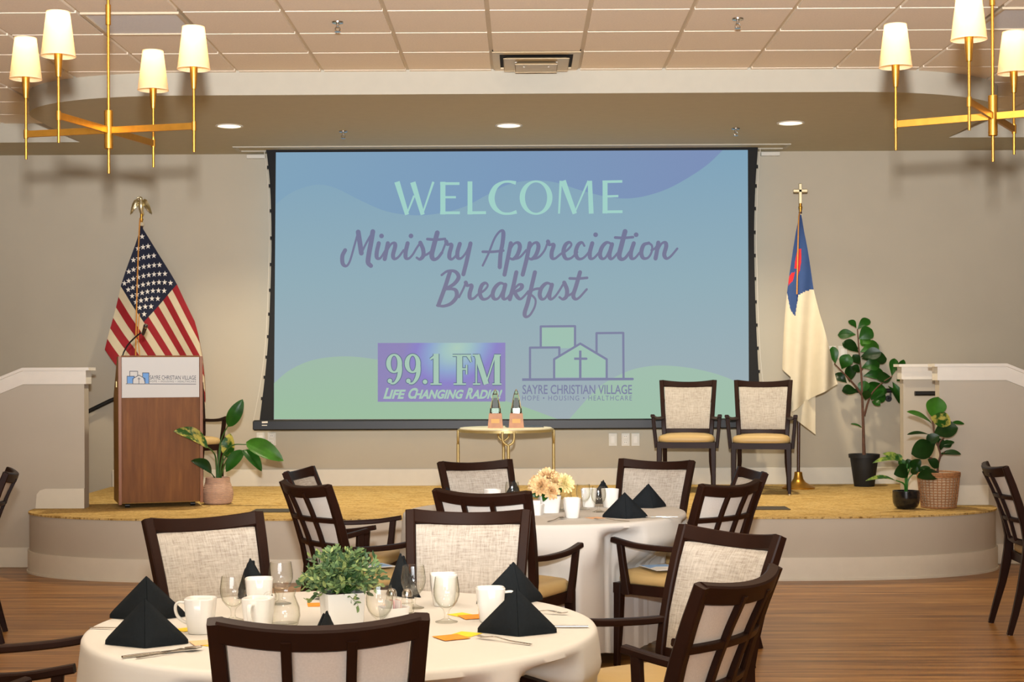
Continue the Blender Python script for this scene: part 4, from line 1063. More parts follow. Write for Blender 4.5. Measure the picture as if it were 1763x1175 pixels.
# ------------------------------------------------------------------ flags
M['navy'] = mat('flag_navy', '#11172e', .8, vary=.1); M['red'] = mat('flag_red', '#8e0c17', .8, vary=.08); M['cream'] = mat('flag_cream', '#cbbc9c', .8, vary=.04); M['starwhite'] = mat('star_white', '#e8e2d6', .8, vary=0)
M['cblue'] = mat('flag_blue', '#2a4678', .8, vary=.08); M['cwhite'] = mat('flag_white', '#d2c7ac', .8, vary=.03); M['cred'] = mat('cross_red', '#c8202a', .8, vary=0)
M['cord'] = mat('gold_cord', '#c8893a', .7, vary=.1, nscale=80)
M['pole'] = mat('dark_flagpole', '#3a1d10', .35, vary=.15, coat=.3)
M['finial'] = mat('polished_gold', '#e0d4ae', .38, 1.0, vary=.06)
def stars_and_stripes():
    FY = 13.97
    g = at(240, 700, FY); t = thing('national_flag', 'stars and stripes flag on an eagle topped pole behind the lectern', 'flag', (g.x, FY, .454))
    pole_x = at(241.5, 420, FY).x; ztop = at(241.5, 382, FY).z
    m = MB(); m.cyl((pole_x, FY + .05, .50), .014, ztop - .50, 14); keep(m.build('pole', M['pole'], None), t)
    m = MB(); m.lathe([(.15, 0), (.15, .012), (.125, .028), (.06, .06), (.032, .10), (.02, .14)], (pole_x, FY + .05, .454), 32); keep(m.build('base', M['brass'], None), t)
    m = MB(); m.cyl((pole_x, FY + .05, ztop), .012, .085, 14); m.cyl((pole_x, FY + .05, ztop + .02), .016, .012, 14); fin = keep(m.build('ferrule', M['brass'], None), t)
    e = MB(); ez = ztop + .085
    E_ = lambda x, y, z: Vector((pole_x + x*1.15, FY + .05 + y*1.15, ez + z*1.22))
    e.tube([E_(0, 0, -.01), E_(0, -.012, .03), E_(0, -.015, .065), E_(0, -.008, .09), E_(-.004, -.012, .108), E_(-.012, -.02, .114)], [.01, .024, .027, .018, .017, .009], 14)
    e.tube([E_(-.012, -.02, .114), E_(-.026, -.028, .108), E_(-.028, -.03, .100)], [.008, .005, .001], 8)
    e.tube([E_(.0, .01, .03), E_(.002, .03, -.005), E_(.004, .035, -.02)], [.012, .014, .004], 8)
    keep(e.build('eagle_body', M['finial'], None, smooth=70), t)
    for s in (-1, 1):
        w = MB(); up = [(.012, .088), (.028, .102), (.048, .094), (.064, .068), (.076, .036), (.086, -.004)]
        lo = [(.012, .052), (.022, .050), (.034, .036), (.048, .018), (.064, .000), (.082, -.014)]
        rows = []
        for q in range(21):
            f = q/20*5; i = min(4, int(f)); f -= i
            a = [up[i][n] + (up[i+1][n] - up[i][n])*f for n in (0, 1)]; b = [lo[i][n] + (lo[i+1][n] - lo[i][n])*f for n in (0, 1)]
            b[1] += .008*(q % 4)/4
            rows.append([E_(s*(a[0] + (b[0]-a[0])*k/4), -.010 - .018*math.sin(PI*q/20) - .008*math.sin(PI*k/4) + .003*(k % 2), a[1] + (b[1]-a[1])*k/4) for k in range(5)])
        w.grid(rows); bmesh.ops.solidify(w.bm, geom=w.bm.faces[:], thickness=.004); keep(w.build('eagle_wing', M['finial'], None, smooth=50), t)
    rails = {0: catmull([(243, 389, 0), (274, 440, 0), (305, 490, 0), (336, 553, 0), (366, 615, 0), (395, 680, 0)], 10), 7: catmull([(207, 493, 0), (227, 524, 0), (248, 555, 0), (284, 614, 0), (312, 660, 0), (342, 710, 0)], 10), 13: catmull([(181, 602, 0), (199, 627, 0), (220, 655, 0), (250, 705, 0), (275, 755, 0), (300, 805, 0)], 10)}
    edge = [(380, 400), (305, 490), (324, 530), (335, 553), (340.5, 575), (347, 615), (351, 655), (353, 690), (354, 900)]
    def along(P, s):
        f = (s/.4*20) if s <= .4 else 20 + (s - .4)/.6*30
        i = min(len(P) - 2, int(f)); return P[i] + (P[i+1] - P[i])*(f - i)
    def S(s, r, lift=0):
        """s: 0..1 along the fly, r: 0..13 down the stripes"""
        a, b = (0, 7) if r <= 7 else (7, 13)
        A, B = along(rails[a], s), along(rails[b], s); p = A + (B - A)*((r - a)/(b - a))
        back = 0
        if s > .4:
            for (x0, y0), (x1, y1) in zip(edge[1:], edge[2:]):
                if y0 <= p.y <= y1:
                    lim = x0 + (x1 - x0)*(p.y - y0)/(y1 - y0)
                    if p.x > lim: back = (p.x - lim)*.004; p = Vector((lim - (p.x - lim)*.15, p.y, 0))
                    break
        ripple = .030*math.sin(s*9 + r*.25) + .02*math.sin(r*.9 - s*5) + .05*s
        q = at(p.x, p.y, FY - .05); q.y += ripple*.6 - lift + min(.12, back); return q
    m = MB(); rows = []
    NS = 40
    V = [[m.bm.verts.new(S(i/NS, r/2)) for i in range(NS + 1)] for r in range(27)]
    for r in range(26):
        for i in range(NS):
            st_ = r // 2; k = 0 if (st_ < 7 and i < NS*.4) else (1 if st_ % 2 == 0 else 2)
            if S(i/NS, r/2).z < .62: continue
            m.face((V[r][i], V[r][i+1], V[r+1][i+1], V[r+1][i]), k)
    bmesh.ops.delete(m.bm, geom=[v for v in m.bm.verts if not v.link_faces], context='VERTS')
    fl = keep(m.build('flag_cloth', [M['navy'], M['red'], M['cream']], None, smooth=80), t)
    m = MB()
    for a in range(1, 12):
        for b in range(1, 10):
            if (a + b) % 2: continue
            s0, r0 = .4*a/12, 7*b/10; o = S(s0, r0, .006); ex = (S(s0 + .01, r0, .006) - o).normalized(); ez = Vector((0, 0, 1)); 
            c = m.bm.verts.new(o + Vector((0, -.003, 0))); R = []
            for k in range(10):
                q = PI/2 + k*PI/5; rr = .027 if k % 2 == 0 else .0108
                pt = o + Vector((1, ex.y/max(.2, ex.x)*1.0 if abs(ex.x) > .2 else 0, 0))*math.cos(q)*rr*.92 + ez*math.sin(q)*rr; pt.y = o.y + (pt.y - o.y)*.5 - .002
                R.append(m.bm.verts.new(pt))
            for k in range(10): m.face((c, R[k], R[(k+1) % 10]))
    keep(m.build('star_pattern', M['starwhite'], None, smooth=0), t)
    m = MB(); a = at(240.5, 384, FY - .09); b = at(236.5, 480, FY - .09); c = at(234.5, 560, FY - .09); d = at(233, 640, FY - .09); m.tube(catmull([at(243, 381, FY - .01), a, b, c, d], 6), .0065, 6); m.tube(catmull([at(240, 540, FY - .09), at(238, 580, FY - .092), at(243, 640, FY - .09)], 6), .005, 6); keep(m.build('gold_cord', M['cord'], None), t)
    m = MB(); p = at(244.5, 386, FY - .03); m.box(p, (.035, .012, .035), ch=.004); keep(m.build('header_tab', M['cream'], None), t)
stars_and_stripes()
def christian_flag():
    FY = 13.70
    g = at(1374.5, 840, FY); bx = g.x; t = thing('church_flag', 'white and blue flag with red cross on a cross topped pole', 'flag', (bx, FY, .454))
    ztop = at(1378, 365, FY).z; xt = at(1378, 365, FY).x
    m = MB(); m.tube([(bx, FY, .56), (xt, FY, ztop)], .0145, 14); keep(m.build('pole', M['pole'], None), t)
    m = MB(); m.lathe([(.143, 0), (.145, .012), (.13, .022), (.10, .036), (.062, .058), (.044, .085), (.036, .12), (.034, .145), (.016, .150)], (bx, FY, .454), 40); keep(m.build('base', M['brass'], None), t)
    m = MB(); m.cyl((xt, FY, ztop), .012, .075, 14); m.lathe([(.016, .03), (.019, .04), (.016, .05)], (xt, FY, ztop), 14); keep(m.build('ferrule', M['brass'], None), t)
    m = MB(); m.box((xt, FY, ztop + .16), (.028, .018, .18), ch=.005); m.box((xt, FY, ztop + .185), (.125, .018, .03), ch=.005); keep(m.build('cross_finial', M['finial'], None, smooth=0), t)
    rowsd = [(370, 1376.5, 1379.5), (400, 1370.5, 1384), (430, 1366, 1390), (465, 1361, 1396), (498, 1356.5, 1401), (540, 1352, 1410), (580, 1349, 1420), (615, 1347.2, 1430.5), (636, 1346.8, 1436.5), (649, 1360.6, 1440), (662, 1361, 1443.5), (671, 1361, 1424), (680, 1361, 1406), (690, 1361, 1392), (700, 1361, 1377), (709, 1361, 1363)]
    def lr(y):
        for a, b in zip(rowsd, rowsd[1:]):
            if y <= b[0]:
                q = (y - a[0])/(b[0] - a[0]); return a[1] + (b[1]-a[1])*q, a[2] + (b[2]-a[2])*q
        return rowsd[-1][1:]
    blue = [(1374, 368), (1381, 368), (1391, 430), (1403, 497), (1386, 502), (1374, 508.5), (1371, 530), (1369, 545), (1362, 535), (1357, 510), (1355, 498), (1363, 440)]
    reds = [[(1373, 430), (1379, 428), (1379, 450), (1376.5, 466), (1374, 474), (1373, 462), (1368, 462), (1370, 445)], [(1358, 478), (1364, 470), (1369, 468), (1366, 483), (1358.5, 491)]]
    ny, nx = 150, 60; m = MB(); V = []; px = {}
    for i in range(ny + 1):
        y = 370 + 339*i/ny; l, r = lr(y); row = []
        for j in range(nx + 1):
            x = l + (r - l)*j/nx; q = (y - 370)/339
            dep = (.012 + .04*q)*(math.sin((x - 1352)/7.0 + q*2.2) + .6*math.sin((x - 1346)/12.0 - q*1.5)) - .02*q
            p = at(x, y, FY - .045 - .04*q); p.y += dep; row.append(m.bm.verts.new(p)); px[i, j] = (x, y)
        V.append(row)
    for i in range(ny):
        for j in range(nx):
            cx = (px[i, j][0] + px[i+1, j+1][0])/2; cy = (px[i, j][1] + px[i+1, j+1][1])/2
            k = 2 if any(inside(cx, cy, R) for R in reds) else (1 if inside(cx, cy, blue) else 0)
            m.face((V[i][j], V[i][j+1], V[i+1][j+1], V[i+1][j]), k)
    keep(m.build('flag_cloth', [M['cwhite'], M['cblue'], M['cred']], None, smooth=80), t)
    m = MB(); rows = []
    for i in range(14):
        q = i/13; rows.append([(lambda x, y: at(x, y, FY - .03 + .02*math.sin(j*.9)))(1361 + 43*j/10, (700 + 8*(1-j/10) - 22*j/10*1.0)*(1-q) + (716 + 32.5*j/10)*q) for j in range(11)])
    m.grid(rows); keep(m.build('flag_rear_fold', M['cwhite'], None, smooth=80), t)
    m = MB(); m.tube(catmull([at(1377, 366, FY - .03), at(1375, 380, FY - .10), at(1373.5, 440, FY - .125), at(1372, 507, FY - .12)], 6), .006, 6); keep(m.build('gold_cord', M['cord'], None), t)
    m = MB(); m.box(at(1379, 373, FY - .03), (.022, .012, .05), ch=.004); keep(m.build('header_tab', M['cwhite'], None), t)
christian_flag()

# ------------------------------------------------------------------ gold side table, awards
def side_table():
    cx, cy, zt = -.132, 12.80, 1.036
    t = thing('side_table', 'round cream topped side table with gold looped legs on the stage', 'table', (cx, cy, .454))
    h = zt - .454; R = .385
    m = MB(); m.lathe([(R - .012, h - .022), (R - .004, h - .018), (R - .004, h - .004), (R - .012, h)], n=56); m.build('tabletop', mat('cream_marble', '#d9cfae', .25, vary=.05, nscale=6), t)
    m = MB(); m.lathe([(R - .003, h - .034), (R + .010, h - .034), (R + .010, h - .012), (R - .003, h - .012)], n=56, cap=False); m.lathe([(R - .003, h - .012), (R - .003, h - .034)], n=56, cap=False); m.build('rim', M['goldmetal'], t)
    for k in range(4):
        a = -PI/2 + k*PI/2 + .06; d = Vector((math.cos(a), math.sin(a), 0)); s = Vector((-math.sin(a), math.cos(a), 0)); b = d*(R + .008)
        l = MB()
        for q in (-1, 1): l.tube(catmull([b + s*.046*q + Vector((0, 0, h - .02)), b + s*.046*q + Vector((0, 0, h - .07)), b + s*.036*q + Vector((0, 0, h - .105)), b + s*.004*q + Vector((0, 0, h - .13))], 5), .0095, 10)
        l.tube([b + Vector((0, 0, h - .125)), b + Vector((0, 0, .0))], .0125, 12); l.build('leg', M['goldmetal'], t)
    return zt
zt = side_table()
def award(px, label):
    p = at(px, 737, 12.72); t = thing('crystal_award', label, 'award', (p.x, 12.72, zt), group='crystal awards on the gold side table')
    b = MB(); b.loft([[Vector((x*w, y*w*.8, z)) for x, y in ((-1, -1), (1, -1), (1, 1), (-1, 1))] for w, z in ((.062, 0), (.052, .118))]); b.build('wood_base', mat('copper_wood', '#a86f3a', .45, vary=.1, nscale=20), t, smooth=0)
    b = MB(); b.loft([[Vector((x*.034, -.0512 + .0034*q - .001, z)) for x in (-1, 1)] + [Vector((x*.034, -.0512 + .0034*q + .002, z)) for x in (1, -1)] for q, z in ((0, .04), (1, .074))]); b.build('plaque', mat('gold_plaque', '#b58a48', .5, .2, vary=0), t, smooth=0)
    prof = [(.046, .118), (.043, .16), (.022, .27), (.012, .300), (.002, .318)]
    b = MB(); b.loft([[Vector((x*w, y*w*.55, z)) for x, y in ((-1, -.6), (-.6, -1), (.6, -1), (1, -.6), (1, .6), (.6, 1), (-.6, 1), (-1, .6))] for w, z in prof]); b.build('crystal_obelisk', mat('crystal', '#f4f4ee', .02, vary=0, trans=1.0, ior=1.5), t, smooth=0)
    b = MB(); b.loft([[Vector((x*w, -.0272 + .016*q*1.0 - .002, z)) for x in (-1, 1)] + [Vector((x*w, -.0258 + .016*q, z)) for x in (1, -1)] for w, z, q in ((.024, .165, .06), (.014, .245, .75))]); b.build('etched_plate', mat('etched_dark', '#23302c', .4, vary=.3, nscale=120), t, smooth=0)
award(853, 'crystal obelisk award on a copper wood block, the one further from the two stage chairs')
award(889, 'crystal obelisk award on a copper wood block, the one closer to the two stage chairs')
m = MB(); m.box((0, 0, .004), (.30, .21, .008), rz=.1); o = m.build('document_folder', M['black'], None, smooth=0); o.location = (.02, 12.86, zt); tag(o, 'flat black folder lying behind the awards on the gold side table', 'folder')

# ------------------------------------------------------------------ plants on the stage
def bird_plant():
    Y = 12.36; SZ = .454
    Q = lambda x, y, d=0: at(290 + x*.18717, 670 + y*.18717, Y + d)
    o = at(375, 868, Y); t = thing('potted_plant', 'broad leaved plant in a ribbed beige pot beside the lectern', 'plant', (o.x, Y, SZ))
    prof = [(.088, 0), (.104, .006)]
    for k in range(33):
        z = .012 + .192*k/32; r = .107 + .016*math.sin(PI*min(1, z/.17)) - .012*max(0, (z-.1)/.1); prof.append((r + (.0022 if k % 2 else -.0015), z))
    prof += [(.098, .212), (.090, .212), (.088, .18)]
    m = MB(); m.lathe(prof, n=48); m.build('pot', mat('ribbed_beige_pot', '#c2a08a', .8, vary=.06, nscale=30), t, smooth=25)
    m = MB(); m.lathe([(.088, .185), (.001, .19)], n=24); m.build('soil', M['soil'], t)
    pots = Vector((o.x, Y, SZ + .19))
    def stem(pts, r=.006):
        m = MB(); P = [pots + Vector(((pts[0][0]-455)*.00086, pts[0][2] if len(pts[0]) > 2 else 0, 0))] + [Q(*p) for p in pts[1:]]
        m.tube(catmull(P, 6), [r*1.3 - (r*.6)*i/(6*(len(P)-1)) for i in range(6*(len(P)-1)+1)] if len(P) > 2 else r, 8); keep(m.build('stem', M['stem'], None), t)
    stem([(458, 0), (462, 640, 0), (484, 470, 0), (556, 322, -.02)]); stem([(450, 0), (436, 640, -.02), (405, 575, -.12), (362, 536, -.20)]); stem([(445, 0), (420, 810, -.02), (388, 766, -.14)], .005)
    stem([(470, 0), (500, 620, -.03), (590, 520, -.05), (716, 511, -.06)]); stem([(468, 0), (480, 720, .03), (520, 640, .05), (548, 610, .05)]); stem([(475, 0), (520, 690, -.05), (600, 590, -.08), (695, 565, -.08)]); stem([(455, 0), (460, 700, .01), (486, 520, .03), (500, 480, .04)])
    for b, tp, w, mt, d0, d1, nr, tw in (((552, 350), (684, 70), .112, 'leafm', -.02, -.05, (.2, -1, .1), 0), ((365, 540), (46, 358), .027*6, 'leafy', -.22, -.40, (.1, -.9, .5), .5), ((398, 768), (206, 636), .020*5, 'leafd', -.16, -.38, (0, -.9, .4), .3), ((548, 640), (566, 388), .02*5.6, 'leafy', .05, .05, (.1, -1, .1), -.2), ((714, 490), (1060, 632), .024*6, 'leafb', -.06, -.14, (0, -.8, .6), .2), ((692, 566), (530, 745), .02*5.4, 'leafm', -.08, -.13, (-.1, -.9, .4), 0), ((690, 562), (858, 738), .02*5, 'leafm', -.08, -.16, (.2, -.9, .3), -.3)):
        leaf(Q(*b, d0), Q(*tp, d1), w, nr, .10, .35, M[mt], t, twist=tw, blunt=.88)
bird_plant()

def ficus():
    Y = 13.93; SZ = .454
    Q = lambda x, y, d=0: at(1400 + x*.29787, 540 + y*.29787, Y + d)
    o = at(1488, 838, Y); t = thing('fig_tree', 'tall fiddle leaf fig with a bare trunk in a black pot', 'plant', (o.x, Y, SZ))
    m = MB(); m.lathe([(.086, 0), (.089, .004), (.124, .255), (.136, .257), (.139, .288), (.128, .288), (.122, .25)], n=40); m.build('pot', mat('black_pot', '#17181a', .6, vary=.06), t)
    m = MB(); m.lathe([(.124, .262), (.001, .266)], n=24); m.build('soil', M['soil'], t)
    m = MB(); m.tube(catmull([(o.x, Y, SZ + .26), Q(292, 760), Q(290, 660), Q(284, 500), Q(279, 360), Q(266, 230), Q(256, 90)], 5), [.017 - .0004*i for i in range(31)], 10); keep(m.build('trunk', M['bark'], None), t)
    for pts in ([(281, 470, 0), (240, 415, -.04), (190, 360, -.08), (122, 290, -.1)], [(296, 590, 0), (318, 510, -.04), (345, 455, -.06), (400, 400, -.1), (458, 362, -.1)], [(275, 330, 0), (300, 300, .05), (330, 280, .08)]):
        m = MB(); m.tube(catmull([Q(*p) for p in pts], 5), [.010 - .0003*i for i in range(5*(len(pts)-1)+1)], 8); keep(m.build('branch', M['bark'], None), t)
    rnd = random.Random(5)
    L = [((250,85),(203,37),38,'m'),((255,92),(326,26),46,'m'),((247,122),(142,116),50,'m'),((262,148),(341,84),72,'m'),((262,205),(168,162),58,'d'),((262,225),(180,150),50,'d'),((272,222),(378,172),66,'b'),((268,175),(330,140),50,'b'),((280,262),(426,250),76,'d'),((275,250),(395,215),60,'d'),((268,295),(230,232),44,'d'),((280,315),(385,285),62,'m'),((290,362),(408,332),56,'m'),((128,292),(112,182),46,'m'),((165,322),(208,228),66,'m'),((210,398),(212,292),58,'d'),((195,402),(128,340),44,'d'),((258,455),(166,440),66,'d'),((285,470),(300,382),58,'m'),((300,500),(318,440),44,'d'),((335,502),(385,392),96,'m'),((330,490),(420,470),60,'m'),((455,372),(370,372),66,'d'),((455,362),(470,250),46,'m'),((480,330),(524,260),40,'m'),((482,390),(515,360),50,'m'),((458,396),(500,472),34,'m'),((432,418),(504,512),36,'m'),((338,508),(388,528),34,'m'),((286,662),(216,632),12,'m'),((270,340),(225,300),40,'d'),((268,130),(305,180),50,'b')]
    for b, tp, w, c in L:
        d = rnd.uniform(-.10, .08)
        leaf(Q(*b, d*.3), Q(*tp, d), w*.00165*1.12, (rnd.uniform(-.3, .3), -1, rnd.uniform(0, .6)), rnd.uniform(.04, .14), .3, M['leaf' + c], t, twist=rnd.uniform(-.3, .3), blunt=1.5)
ficus()

def rubber():
    Y = 11.80; SZ = .454
    Q = lambda x, y, d=0: at(1400 + x*.29787, 540 + y*.29787, Y + d)
    o = at(1616, 872, Y); t = thing('rubber_plant', 'round leaved rubber plant in a woven wicker basket before the half walls', 'plant', (o.x, Y, SZ))
    k = NT('inner_basket'); k.b.inputs['Base Color'].default_value = lin('#cdb191'); k.b.inputs['Roughness'].default_value = .8
    m = MB(); m.lathe([(.118, .002), (.120, .01), (.150, .26), (.146, .26), (.114, .012)], n=40); m.build('liner', k.m, t)
    m = MB(); wk = mat('wicker_cane', '#a5744a', .6, vary=.3, nscale=60)
    R = lambda z: .123 + .031*min(1, z/.26)**.8
    for j in range(11):
        z = .012 + .0205*j; n = 72; pts = [((R(z) + .004*math.cos(k*PI/1.5 + j*PI))*math.cos(2*PI*k/n), (R(z) + .004*math.cos(k*PI/1.5 + j*PI))*math.sin(2*PI*k/n), z + .0015*math.sin(k*1.7+j)) for k in range(n + 1)]; m.tube(pts, .0034, 6, cap=False)
    for k in range(30):
        a = 2*PI*k/30
        m.tube([((R(z)+.003)*math.cos(a), (R(z)+.003)*math.sin(a), z) for z in (.003, .08, .16, .24)], .0036, 6)
    m.tube([((R(.006)+.002)*math.cos(2*PI*k/48), (R(.006)+.002)*math.sin(2*PI*k/48), .007) for k in range(49)], .007, 8, cap=False)
    m.build('weave', wk, t, smooth=60)
    m = MB()
    for z, r in ((.238, .0075), (.252, .009), (.264, .008)): m.tube([((R(z)+.002)*math.cos(2*PI*k/48), (R(z)+.002)*math.sin(2*PI*k/48), z) for k in range(49)], r, 8, cap=False)
    m.build('rim', wk, t, smooth=60)
    m = MB(); m.lathe([(.142, .22), (.001, .225)], n=24); m.build('soil', M['soil'], t)
    m = MB(); m.tube(catmull([(o.x - .01, Y, SZ + .22), Q(722, 870), Q(735, 820), Q(722, 770), Q(702, 700), Q(690, 620)], 5), [.010 - .0002*i for i in range(26)], 8); keep(m.build('trunk', M['bark'], None), t)
    for pts in ([(728, 860, 0), (690, 840, -.04), (668, 832, -.06)], [(733, 830, 0), (760, 800, -.03)], [(722, 770, 0), (735, 740, 0), (755, 720, .02)]):
        m = MB(); m.tube(catmull([Q(*p) for p in pts], 4), .006, 6); keep(m.build('branch', M['bark'], None), t)
    for b, tp, w, c, d0, d1, nr in (((688,600),(722,472),118,'b',0,-.02,(.1,-1,.1)),((690,640),(540,552),54,'b',0,-.10,(0,-.6,.8)),((680,600),(796,632),98,'y',-.03,-.10,(0,-.9,.5)),((795,634),(874,632),26,'m',.0,.02,(0,-.8,.6)),((700,690),(838,650),104,'d',-.02,-.10,(.1,-.9,.4)),((668,700),(542,690),30,'d',0,-.06,(0,-.6,.9)),((650,748),(730,700),60,'d',-.04,-.08,(0,-.9,.4)),((735,812),(856,806),56,'d',-.02,-.08,(.2,-.6,.9)),((752,762),(816,738),30,'d',.02,.02,(0,-.7,.7)),((702,766),(566,800),112,'d',-.05,-.13,(-.1,-1,.2)),((662,842),(726,884),56,'d',-.05,-.04,(0,-.9,.3)),((742,938),(600,930),74,'d',-.05,-.22,(0,-.8,.5)),((598,912),(678,886),36,'d',-.05,-.10,(0,-.7,.7)),((738,790),(728,715),58,'d',.03,.04,(.2,-1,.1)),((700,770),(665,690),52,'d',.04,.05,(-.2,-1,.2)),((745,770),(800,740),46,'d',.05,.06,(0,-1,.2))):
        leaf(Q(*b, d0), Q(*tp, d1), w*.00131*1.04, nr, .06, .25, M['leaf' + c], t, blunt=1.2)
rubber()

def dieffenbachia():
    Y = 11.70; SZ = .454
    Q = lambda x, y, d=0: at(1400 + x*.29787, 540 + y*.29787, Y + d)
    o = at(1560, 876, Y); t = thing('potted_plant', 'small plant with pale variegated leaves in a glossy black bowl', 'plant', (o.x, Y, SZ))
    m = MB(); m.lathe([(.05, 0), (.062, .002), (.086, .02), (.098, .05), (.101, .09), (.100, .137), (.094, .137), (.092, .09), (.088, .05)], n=44); m.build('bowl', mat('gloss_black_bowl', '#101114', .18, vary=0, coat=.4), t)
    m = MB(); m.lathe([(.093, .118), (.001, .122)], n=24); m.build('soil', M['soil'], t)
    b0 = Vector((o.x, Y, SZ + .12))
    for px, py, d in ((505, 850, -.03), (545, 900, -.02), (592, 915, 0), (478, 966, -.06), (568, 880, .03), (545, 870, .02)):
        e = Q(px, py, d); m = MB(); mid = (b0 + e)/2 + Vector(((b0.x - e.x)*.25, 0, .02)); m.tube(catmull([b0 + (e - b0)*.05, mid, e], 5), [.008 - .0004*i for i in range(11)], 8); keep(m.build('stem', M['leafm'], None), t)
    for b, tp, w, c, d0, d1, nr in (((508,852),(343,850),46,'v',-.03,-.13,(0,-.5,.9)),((505,850),(402,802),50,'v',-.02,-.05,(.1,-.8,.6)),((512,850),(470,812),40,'v',0,.02,(0,-1,.3)),((546,905),(466,922),84,'d',-.02,-.08,(0,-1,.2)),((566,890),(622,838),64,'d',.02,-.02,(.2,-1,.2)),((590,918),(678,886),34,'d',0,-.04,(0,-.7,.7)),((478,968),(303,950),44,'v',-.06,-.20,(0,-.5,.9)),((556,900),(545,836),66,'d',.03,.03,(0,-1,.1)),((572,930),(600,880),44,'d',-.03,-.05,(.1,-1,.2)),((520,880),(500,838),44,'m',.02,.03,(0,-1,.2))):
        leaf(Q(*b, d0), Q(*tp, d1), w*.0013, nr, .08, .25, M['leaf' + c], t, blunt=.8)
dieffenbachia()

# ------------------------------------------------------------------ handrails, outlets, floor covers
def handrail(label, pts, y, yw, brackets):
    t = thing('handrail', label, 'handrail', (pts[0][0], y, pts[0][1]), group='black handrails at the steps and ramp')
    m = MB(); m.tube([(x, y, z) for x, z in pts], .020, 12); keep(m.build('rail', M['black'], None), t)
    for x, z in brackets:
        b = MB(); b.tube([(x, y, z - .015), (x, y, z - .055), (x, yw, z - .075)], .008, 8); b.tube([(x, yw, z - .075), (x, yw - .008, z - .075)], .03, 16); keep(b.build('bracket', M['black'], None), t)
handrail('sloping black handrail on the back wall, between half wall and lectern', [(-5.4, .44), (-3.74, 1.243), (-3.45, 1.36), (-3.25, 1.36)], 14.12, 14.2, [(-4.4, .92), (-3.5, 1.34)])
handrail('black handrail on the back wall, ramp side, behind the fig tree', [(3.0, 1.306), (3.9, 1.306), (6.6, 1.0)], 14.12, 14.2, [(3.34, 1.306), (4.6, 1.23)])
handrail('black handrail on the rear half wall, above the basket plant', [(3.285, 1.297), (3.8, 1.297), (6.6, .97)], 13.03, 13.1, [(3.55, 1.297), (4.8, 1.18)])
for k, (x, z, w, lab, sw) in enumerate(((-2.385, .885, .075, 'white wall plate under the screen end, farther from the screen centre', 0), (-2.283, .885, .075, 'white power outlet under the screen end beside the broad leaved plant', 1), (.829, .867, .075, 'white wall plate beside the gold side table, first of three', 0), (.945, .867, .075, 'white power outlet, middle one of three beside the stage chairs', 1), (1.035, .867, .075, 'white wall plate touching the outline of a stage chair, last of three', 0), (2.825, 1.655, .08, 'white switch plate on the wall between white flag and fig tree', 0), (2.925, 1.655, .08, 'white switch plate on the wall behind the fig tree leaves', 0))):
    t = thing('wall_plate', lab, 'outlet', (x, 14.2, z), group='wall plates on the back wall')
    m = MB(); m.box((0, -.004, 0), (w, .008, .118), ch=.003); m.build('plate', M['white'], t, smooth=0)
    for dz in (-.028, .028) if sw else (0,):
        m = MB(); m.box((0, -.009, dz), (.034, .003, .03 if sw else .066), ch=.001); f = m.build('socket' if sw else 'rocker', M['cap'], t, smooth=0)
        if sw:
            m = MB()
            for dx in (-.007, .007): m.box((dx, -.0108, dz + .003), (.003, .001, .009))
            m.build('slots', M['cavity'], f, smooth=0)
for (cx, cy, lab) in ((-1.885, 11.72, 'dark floor pocket cover near the stage lip below the broad leaved plant'), (1.862, 11.77, 'dark floor pocket cover near the stage lip below the stage chairs')):
    t = thing('floor_pocket', lab, 'floor cover', (cx, cy, .454), group='floor pockets on the stage')
    m = MB(); m.box((0, 0, .003), (.29, .26, .006), ch=.002); m.build('cover', mat('floor_pocket_dark', '#3a2f1e', .6, vary=.05), t, smooth=0)
    m = MB(); m.box((0, .1, .0065), (.08, .02, .002)); m.build('pull', M['black'], t, smooth=0)

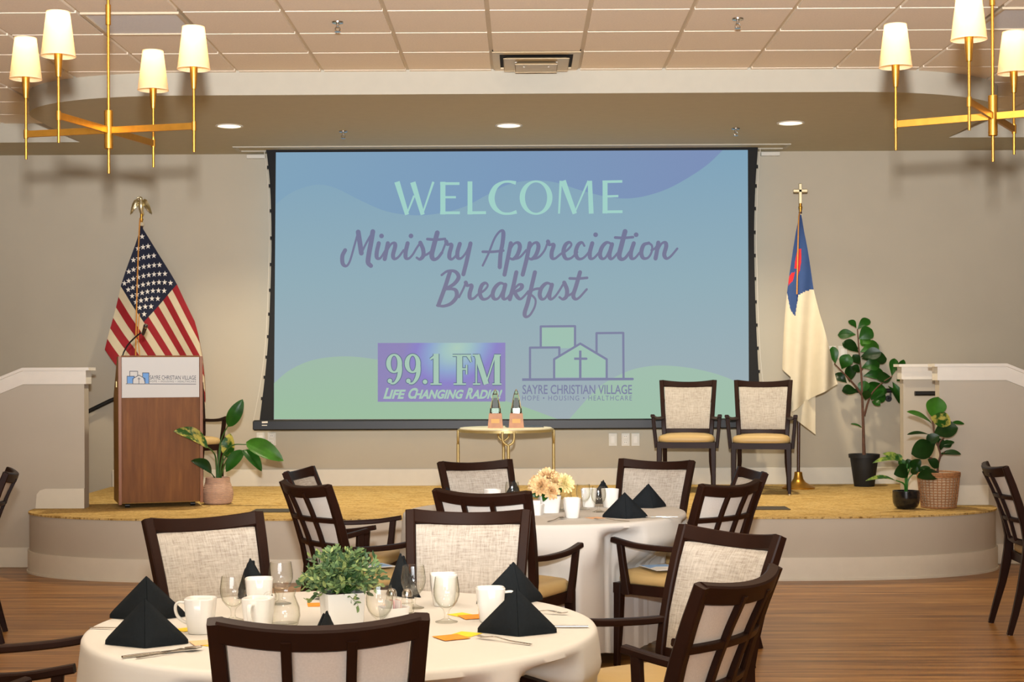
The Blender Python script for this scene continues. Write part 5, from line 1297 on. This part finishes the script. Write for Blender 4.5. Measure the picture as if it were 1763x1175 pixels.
# ------------------------------------------------------------------ chandeliers
def shade_mat():
    k = NT('linen_lampshade'); k.b.inputs['Base Color'].default_value = lin('#f4e6cc'); k.b.inputs['Roughness'].default_value = .8; k.b.inputs['Specular IOR Level'].default_value = .1
    tr = k.n('ShaderNodeBsdfTranslucent'); tr.inputs[0].default_value = lin('#ffe9bf'); mx = k.n('ShaderNodeMixShader'); mx.inputs[0].default_value = .55
    out = k.t.nodes['Material Output']; k.l(k.b.outputs[0], mx.inputs[1]); k.l(tr.outputs[0], mx.inputs[2]); k.l(mx.outputs[0], out.inputs[0]); return k.m
M['shade'] = shade_mat()
M['bulb'] = mat('lit_bulb', '#ffffff', .5, vary=0, emit='#ffe0a8', estr=6)
def chandelier(x, y, z, ang, label):
    t = thing('chandelier', label, 'chandelier', (x, y, z), group='brass chandeliers')
    m = MB(); m.lathe([(.017, -.085), (.0195, -.083), (.0195, .088), (.017, .09)], n=24); m.lathe([(.0205, -.070), (.0205, -.066)], n=24); m.lathe([(.0205, .072), (.0205, .076)], n=24); m.build('hub', M['brass'], t)
    m = MB(); m.cyl((0, 0, -.195), .0065, .12, 12); m.build('finial_rod', M['brass'], t)
    m = MB(); m.cyl((0, 0, .08), .0068, 3.66 - z - .10, 12); m.cyl((0, 0, .475), .012, .09, 16); m.build('stem_rod', M['brass'], t)
    m = MB(); m.lathe([(.065, 3.654 - z), (.065, 3.636 - z), (.02, 3.628 - z)], n=28); m.build('canopy', M['brass'], t)
    for k in range(4):
        a = ang + k*PI/2; R = .42; px, py = R*math.cos(a), R*math.sin(a)
        m = MB(); m.beam([(.015*math.cos(a), .015*math.sin(a), 0), (px, py, 0)], (.013, .030), side=(-math.sin(a), math.cos(a), 0), ch=.1); m.lathe([(.0105, -.020), (.0105, .020)], (px, py, 0), 16)
        arm = m.build('arm', M['brass'], t)
        m = MB(); m.cyl((px, py, -.115), .0062, .115, 10); m.cyl((px, py, 0), .0062, .18, 10); m.lathe([(.0115, .165), (.0125, .175), (.017, .235), (.0175, .265), (.016, .30), (.012, .30)], (px, py, 0), 18); m.build('candle_stem', M['brass'], arm)
        m = MB(); m.lathe([(.072, .252), (.0485, .440)], (px, py, 0), 40, cap=False); bmesh.ops.solidify(m.bm, geom=m.bm.faces[:], thickness=.002)
        for zz, rr in ((.253, .0725), (.439, .049)):
            m.tube([(px + rr*math.cos(2*PI*q/40), py + rr*math.sin(2*PI*q/40), zz) for q in range(41)], .0016, 5, cap=False)
        m.build('lamp_shade', M['shade'], arm, smooth=50)
        m = MB(); m.lathe([(.001, .30), (.010, .305), (.019, .335), (.021, .352), (.016, .372), (.002, .382)], (px, py, 0), 16); m.build('bulb', M['bulb'], arm)
        l = light('bulb_light', 'POINT', (x + px, y + py, z + .415), .72, (1.0, .80, .54), shadow_soft_size=.012)
chandelier(-1.855, 7.0, 2.602, math.atan2(-.25, .968), 'brass chandelier with four lit linen shades, on the flag and lectern side')
chandelier(2.026, 6.69, 2.594, math.atan2(.49, -.87), 'brass chandelier with lit linen shades, cut off by the picture edge on the ramp side')
